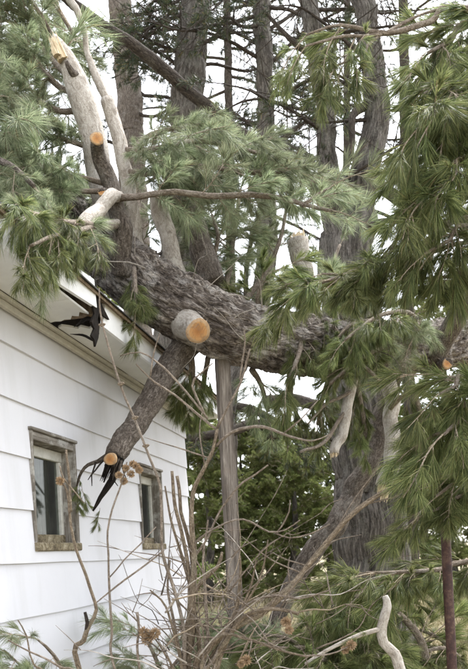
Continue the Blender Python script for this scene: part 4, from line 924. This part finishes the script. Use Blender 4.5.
heap('green pine bough in front of the furrowed trunk base', [(430, 690, 4.6, 9), (420, 640, 4.6, 8), (385, 604, 4.6, 6), (345, 596, 4.5, 4), (318, 612, 4.4, 3)], 24, GREEN, 2, 1.1, extra=[[(400, 615, 4.6, 5), (370, 630, 4.4, 4), (350, 650, 4.3, 3)], [(400, 612, 4.6, 5), (410, 590, 4.8, 4), (425, 578, 5, 3)], [(380, 604, 4.6, 5), (352, 622, 4.5, 4), (320, 642, 4.4, 3)]])
heap('grey-green pine bough behind the shrub stems at the bottom', [(330, 700, 5.2, 9), (310, 660, 5.2, 8), (285, 635, 5.1, 6), (255, 624, 5.0, 4), (230, 630, 4.9, 3)], 22, GREY, 3, .95, extra=[[(290, 640, 5.1, 5), (262, 650, 5.0, 4), (236, 660, 4.9, 3)], [(300, 650, 5.1, 5), (320, 622, 5.3, 4), (335, 606, 5.4, 3)], [(270, 632, 5.1, 5), (240, 644, 4.7, 4), (210, 652, 4.6, 3)]])
heap('green pine bough spreading below the thick tan cane', [(360, 710, 4.4, 8), (340, 675, 4.3, 7), (310, 650, 4.2, 5), (280, 648, 4.1, 3)], 22, GREEN, 4, 1.0, extra=[[(330, 668, 4.3, 5), (300, 672, 4.1, 4), (270, 676, 4.0, 3)], [(320, 660, 4.3, 5), (290, 640, 4.3, 4), (262, 634, 4.3, 3)], [(345, 680, 4.3, 5), (372, 652, 4.2, 4), (380, 664, 4.1, 3)]])
heap('small grey-green bough at the foot of the siding, bottom left', [(80, 720, 3.4, 6), (72, 690, 3.3, 5), (54, 655, 3.2, 4), (38, 640, 3.1, 2)], 12, GREY, 5, .68, extra=[[(64, 680, 3.3, 4), (30, 672, 3.15, 3), (4, 650, 3.0, 2)]])
heap('grey-green bough between the shrub and the siding', [(170, 730, 4.3, 7), (166, 690, 4.2, 5), (152, 650, 4.1, 4), (138, 630, 4.0, 2)], 13, GREY, 6, .72, extra=[[(162, 680, 4.2, 4), (182, 655, 4.2, 3), (196, 645, 4.2, 2)]])
heap('pine bough lying by the rusty post at the right edge', [(480, 720, 4.8, 8), (470, 680, 4.8, 7), (450, 650, 4.7, 5), (420, 652, 4.6, 3)], 16, GREEN, 7, 1.0, extra=[[(466, 668, 4.8, 5), (440, 640, 4.9, 4), (420, 630, 5.0, 3)]])

# ------------------------------------------------------------------ bare shrub with dried flower heads
sb = at(188, 690, 2.95); sb = np.array((sb[0], sb[1], 0))
shrub = empty('bare_shrub', sb, 'leafless tan-stemmed shrub with dried flower heads before the garage', 'shrub')
def stem(rows, mat='bark_cane', seed=0, parent=None, root=False, seg=8, knots=.6, name='stem', wk=.78):
    P = pxp([(a, b, c, w * wk) for a, b, c, w in rows])
    if root:
        e = P[-1]; P.append((sb[0] + (e[0] - sb[0]) * .35, sb[1] + (e[1] - sb[1]) * .35, max(.05, e[2] * .35), e[3] * 1.1)); P.append((sb[0] + (e[0] - sb[0]) * .12, sb[1] + (e[1] - sb[1]) * .12, -.05, e[3] * 1.25))
    return tube(name, P, mat, shrub if parent is None else parent, seg, .03, knots, .12, None, seed=seed)
fl_mesh = []
def flower_mesh(seed):
    """dried composite head: bracts standing out of a small core"""
    r2 = np.random.RandomState(seed); V = []; Fc = []; bc = []
    for k in range(170):
        d = unit(r2.normal(0, 1, 3)); u = unit(np.cross(d, r2.normal(0, 1, 3))); v = np.cross(d, u); i = len(V)
        b0 = d * .25; ln = r2.uniform(.7, 1.05); w = r2.uniform(.07, .15)
        V += [b0 - u * w * .4, b0 + u * w * .4, d * ln * .7 + u * w + v * .08, d * ln + v * .12, d * ln * .7 - u * w + v * .08]; Fc.append((i, i + 1, i + 2, i + 3, i + 4))
    me = bpy.data.meshes.new('dried_flower'); me.from_pydata([tuple(x) for x in V], [], Fc); me.materials.append(M['dry_flower']); return me
FL = [flower_mesh(k) for k in range(3)]
def flower(px, py, Y, r_px, parent, seed=0):
    r2 = np.random.RandomState(seed); link_copy(FL[seed % 3], 'flower_head', parent, at(px, py, Y), orient(r2.normal(0, 1, 3), r2), r_px * 1.08 * Y / F)
st1, _, _ = stem([(61, 482, 2.6, 2.5), (67, 491, 2.6, 3.4), (71, 520, 2.6, 3.8), (76, 549, 2.62, 4), (88, 585, 2.64, 4.2), (96, 608, 2.66, 4.5), (90, 622, 2.68, 5.5), (84, 640, 2.7, 6.5), (81, 672, 2.75, 7)], seed=1, root=True)
stem([(66, 450, 2.6, 3), (69, 480, 2.6, 3.6), (71, 512, 2.6, 3.8)], seed=2, parent=st1); stem([(60, 466, 2.62, 1.6), (64, 478, 2.6, 2), (84, 503, 2.58, 1.5)], seed=3, parent=st1)
stem([(85, 612, 2.68, 4), (87, 622, 2.68, 5), (86, 634, 2.7, 5)], 'bark_dark', seed=4, parent=st1)
flower(60, 481, 2.58, 5, st1, 1)
st2, C2s, T2s = stem([(99, 288, 2.7, 1.8), (102, 322, 2.7, 2.4), (121, 385, 2.72, 2.8), (135, 419, 2.74, 3), (150, 457, 2.76, 3.2), (160, 484, 2.78, 3.4), (162, 511, 2.8, 3.6), (164, 552, 2.82, 4), (176, 592, 2.85, 4.4), (183, 630, 2.88, 5), (185, 675, 2.9, 6)], 'bark_twig', seed=5, root=True)
for (x, y) in ((102, 325), (121, 384), (135, 418), (146, 446)): tube('bud', pxp([(x - 3, y, 2.71, 2), (x, y, 2.7, 4.2), (x + 3, y - 1, 2.71, 2)]), 'bark_cane', st2, 6, .01, 0, 0)
st3, _, _ = stem([(127, 462, 2.65, 1.8), (122, 483, 2.65, 2.2), (113, 510, 2.65, 2.4), (108, 532, 2.65, 2.6), (108, 556, 2.67, 2.8), (109, 585, 2.7, 3), (112, 630, 2.73, 3.4), (116, 675, 2.76, 3.6)], 'bark_twig', seed=6, root=True)
for k, (x, y) in enumerate(((119, 475), (126, 468), (133, 464), (139, 470), (131, 474), (124, 481), (136, 466))): flower(x, y, 2.64 + .01 * (k % 3), 4.4, st3, k)
stem([(163, 551, 2.8, 2.4), (140, 569, 2.75, 2.4), (112, 590, 2.71, 2.2), (96, 603, 2.7, 1.6)], 'bark_twig', seed=7, parent=st2); stem([(109, 578, 2.7, 2), (130, 555, 2.72, 1.8), (156, 527, 2.75, 1.4)], 'bark_twig', seed=8, parent=st3)
st4, _, _ = stem([(137, 612, 2.8, 4), (139, 628, 2.8, 3.4), (141, 672, 2.82, 3.6)], 'bark_twig', seed=9, root=True)
for k, (x, y) in enumerate(((144, 632), (150, 636), (155, 633), (147, 640))): flower(x, y, 2.78 + .01 * (k % 2), 6, st4, k + 1)
st5, _, _ = stem([(172, 471, 2.85, 4), (174, 500, 2.86, 4.4), (182, 535, 2.88, 4.8), (190, 580, 2.9, 5.5), (190, 630, 2.92, 6.5), (187, 675, 2.95, 7)], seed=10, root=True)
st6, _, _ = stem([(177, 476, 2.9, 4), (182, 505, 2.9, 4.6), (190, 540, 2.92, 5), (195, 585, 2.94, 6), (192, 640, 2.96, 7), (190, 680, 2.98, 8)], seed=11, root=True)
st7, C7, T7 = stem([(217, 429, 2.8, 4.4), (213, 450, 2.82, 5), (203, 472, 2.84, 5.4), (194, 492, 2.86, 6), (190, 530, 2.88, 7), (190, 575, 2.9, 8), (192, 620, 2.92, 8.5), (190, 675, 2.95, 9)], seed=12, root=True, seg=10)
for q, rows in enumerate([
    [(136, 364, 2.7, 1.6), (150, 378, 2.72, 2.6), (175, 396, 2.76, 2.8), (200, 416, 2.79, 3.2), (217, 430, 2.8, 3.6)],
    [(120, 356, 2.72, 1.2), (140, 352, 2.73, 1.8), (157, 361, 2.74, 2.4), (177, 382, 2.76, 2.6), (208, 419, 2.79, 3)],
    [(213, 363, 2.75, 1.8), (200, 374, 2.76, 2.4), (192, 386, 2.77, 2.6), (206, 417, 2.79, 3)],
    [(250, 349, 2.7, 2.2), (246, 362, 2.72, 2.8), (240, 382, 2.75, 3), (226, 410, 2.78, 3.4), (217, 428, 2.8, 4)],
    [(244, 330, 2.7, 1.5), (245, 345, 2.71, 2), (242, 362, 2.73, 2.4), (240, 380, 2.75, 2.6)],
    [(216, 446, 2.82, 4), (226, 436, 2.8, 4.2), (240, 429, 2.78, 4), (264, 425, 2.75, 3.8), (290, 436, 2.72, 3), (312, 441, 2.7, 2), (330, 434, 2.7, 1.2)],
    [(284, 433, 2.72, 2.2), (300, 420, 2.7, 2), (318, 400, 2.68, 1.2)],
    [(160, 333, 2.7, 1.2), (154, 352, 2.72, 1.8), (150, 378, 2.73, 2)],
    [(268, 465, 2.75, 2), (255, 475, 2.77, 2.4), (238, 488, 2.8, 2.8), (220, 510, 2.84, 3), (206, 540, 2.87, 3.4), (192, 560, 2.89, 4)],
    [(300, 520, 2.7, 1.6), (286, 530, 2.72, 2), (270, 532, 2.74, 2.2), (250, 522, 2.78, 2.4), (235, 520, 2.8, 2.6), (212, 530, 2.85, 3), (193, 545, 2.88, 3.4)],
    [(330, 524, 2.7, 1.4), (310, 534, 2.7, 2), (290, 538, 2.72, 2), (275, 533, 2.74, 2)],
    [(290, 500, 2.7, 1.2), (289, 512, 2.7, 1.8), (282, 526, 2.72, 2), (276, 533, 2.74, 2)]]):
    stem(rows, 'bark_twig', seed=20 + q, parent=st7)
st8, C8, T8 = stem([(389, 489, 2.75, 5), (370, 500, 2.75, 6), (350, 514, 2.75, 6.5), (328, 538, 2.76, 7), (310, 560, 2.78, 7.5), (288, 588, 2.8, 8), (262, 610, 2.82, 9), (238, 625, 2.85, 10), (210, 648, 2.88, 11), (196, 680, 2.92, 12)], seed=40, root=True, seg=12)
st9, C9, T9 = stem([(299, 614, 2.7, 4), (280, 609, 2.72, 5), (262, 609, 2.75, 5.4), (244, 616, 2.8, 6), (226, 640, 2.84, 6.5), (215, 675, 2.9, 7)], seed=41, root=True)
stA, CA, TA = stem([(308, 657, 2.6, 2.6), (286, 652, 2.65, 3.2), (262, 644, 2.7, 3.8), (240, 637, 2.75, 4), (222, 634, 2.8, 4.4), (208, 650, 2.85, 5), (200, 680, 2.9, 6)], seed=42, root=True)
stB, CB, TB = stem([(222, 552, 2.85, 3.5), (218, 566, 2.86, 5), (200, 584, 2.88, 6), (190, 610, 2.9, 7), (186, 680, 2.95, 8)], seed=43, root=True)
stC, CC, TC_ = stem([(240, 556, 2.8, 2.5), (241, 580, 2.82, 4), (238, 605, 2.85, 5), (226, 635, 2.88, 6), (205, 680, 2.92, 7)], seed=44, root=True)
stD, CD, TD = stem([(150, 590, 2.8, 2), (166, 606, 2.82, 3), (176, 640, 2.86, 4), (182, 680, 2.9, 5)], seed=45, root=True)
flower(286, 622, 2.68, 6, st9, 2); flower(289, 630, 2.67, 5, st9, 3); flower(246, 660, 2.7, 6, stA, 4); flower(241, 664, 2.71, 4.5, stA, 5); flower(351, 645, 2.75, 6, stA, 6); flower(345, 650, 2.76, 5, stA, 7)
stem([(350, 646, 2.75, 1.6), (330, 654, 2.7, 2), (300, 656, 2.65, 2.4)], seed=46, parent=stA, mat='bark_twig'); stem([(288, 628, 2.68, 1.6), (292, 618, 2.69, 2), (290, 612, 2.7, 2.2)], seed=47, parent=st9, mat='bark_twig')
stem([(247, 660, 2.7, 1.6), (250, 650, 2.71, 2), (252, 641, 2.72, 2.2)], seed=48, parent=stA, mat='bark_twig')
for q, rows in enumerate([
    [(165, 486, 2.9, 2), (172, 520, 2.9, 3), (184, 560, 2.92, 4), (196, 610, 2.94, 5), (198, 680, 2.96, 6)],
    [(208, 520, 2.8, 2), (204, 560, 2.82, 3), (206, 600, 2.86, 4), (204, 680, 2.9, 5)],
    [(256, 560, 2.75, 2), (250, 590, 2.78, 3), (236, 622, 2.82, 4.5), (214, 682, 2.9, 6)],
    [(170, 560, 2.85, 2.4), (168, 590, 2.86, 3), (176, 630, 2.9, 4), (184, 682, 2.92, 5)],
    [(268, 540, 2.72, 1.6), (262, 575, 2.75, 2.6), (246, 606, 2.8, 3.4), (222, 650, 2.86, 4.4), (206, 684, 2.9, 5)],
    [(330, 590, 2.7, 1.6), (300, 598, 2.72, 2.4), (270, 596, 2.76, 3), (240, 612, 2.8, 3.6), (212, 660, 2.88, 4.4), (202, 684, 2.9, 5)],
    [(156, 640, 2.8, 2), (164, 652, 2.82, 3), (176, 684, 2.86, 4)],
    [(8, 640, 2.6, 1.8), (30, 652, 2.62, 2.4), (60, 668, 2.66, 3), (90, 690, 2.75, 4)],
    [(18, 620, 2.6, 1.4), (27, 636, 2.62, 2), (34, 664, 2.65, 2.4), (60, 690, 2.7, 3)]]):
    stem(rows, 'bark_twig' if q % 2 else 'bark_cane', seed=50 + q, root=True)
r2 = np.random.RandomState(77)
pool = [(st5, 172, 600), (st6, 192, 600)]
for k in range(84):                                  # fine side twigs
    src, CC_, TT_ = [(st7, C7, T7), (st8, C8, T8), (st9, C9, T9), (stA, CA, TA), (stB, CB, TB), (stC, CC, TC_), (stD, CD, TD)][k % 7]
    i = r2.randint(2, max(3, int(len(CC_) * .55))); c = CC_[i, :3]; L = r2.uniform(.08, .36)
    d = unit(np.array((r2.normal(0, .8), r2.normal(0, .35), r2.uniform(-.1, 1.0))))
    m = c + d * L * .5 + r2.normal(0, .015, 3); e = c + d * L + r2.normal(0, .02, 3)
    tube('twig', [(*c, .0036), (*m, .0028), (*e, .0012)], 'bark_twig', src, 5, .03, .8, 0, seed=k)
r2 = np.random.RandomState(123)
for k in range(65):
    px = r2.choice([r2.uniform(150, 260), r2.uniform(200, 340), r2.uniform(165, 215)]); py = r2.uniform(575, 690); Y = r2.uniform(2.6, 3.3)
    c = at(px, py, Y); L = r2.uniform(.15, .5); d = unit(np.array((r2.normal(.05, .65), r2.normal(0, .4), r2.uniform(.05, 1.1))))
    pts = [c]; w0 = r2.uniform(.0022, .0045)
    for j in range(4): d = unit(d + r2.normal(0, .22, 3)); pts.append(pts[-1] + d * L / 4)
    par = [st5, st6, stB, stC, stD, st9][k % 6]
    tw, Cw, Tw = tube('twig', [(*p, w0 * (1 - .2 * j)) for j, p in enumerate(pts)], ['bark_twig', 'bark_sprig', 'bark_limb', 'bark_pale'][k % 4], par, 5, .03, .6, 0, seed=k)
    for j in range(2):
        i = r2.randint(len(Cw) // 3, len(Cw)); e = Cw[i, :3]; d2 = unit(Tw[i] + r2.normal(0, .6, 3)); l2 = r2.uniform(.05, .18)
        tube('twig', [(*e, w0 * .6), (*(e + d2 * l2 * .5 + r2.normal(0, .008, 3)), w0 * .5), (*(e + d2 * l2), w0 * .25)], 'bark_twig', par, 4, .03, .5, 0, seed=j)
print('objects', len(bpy.data.objects))
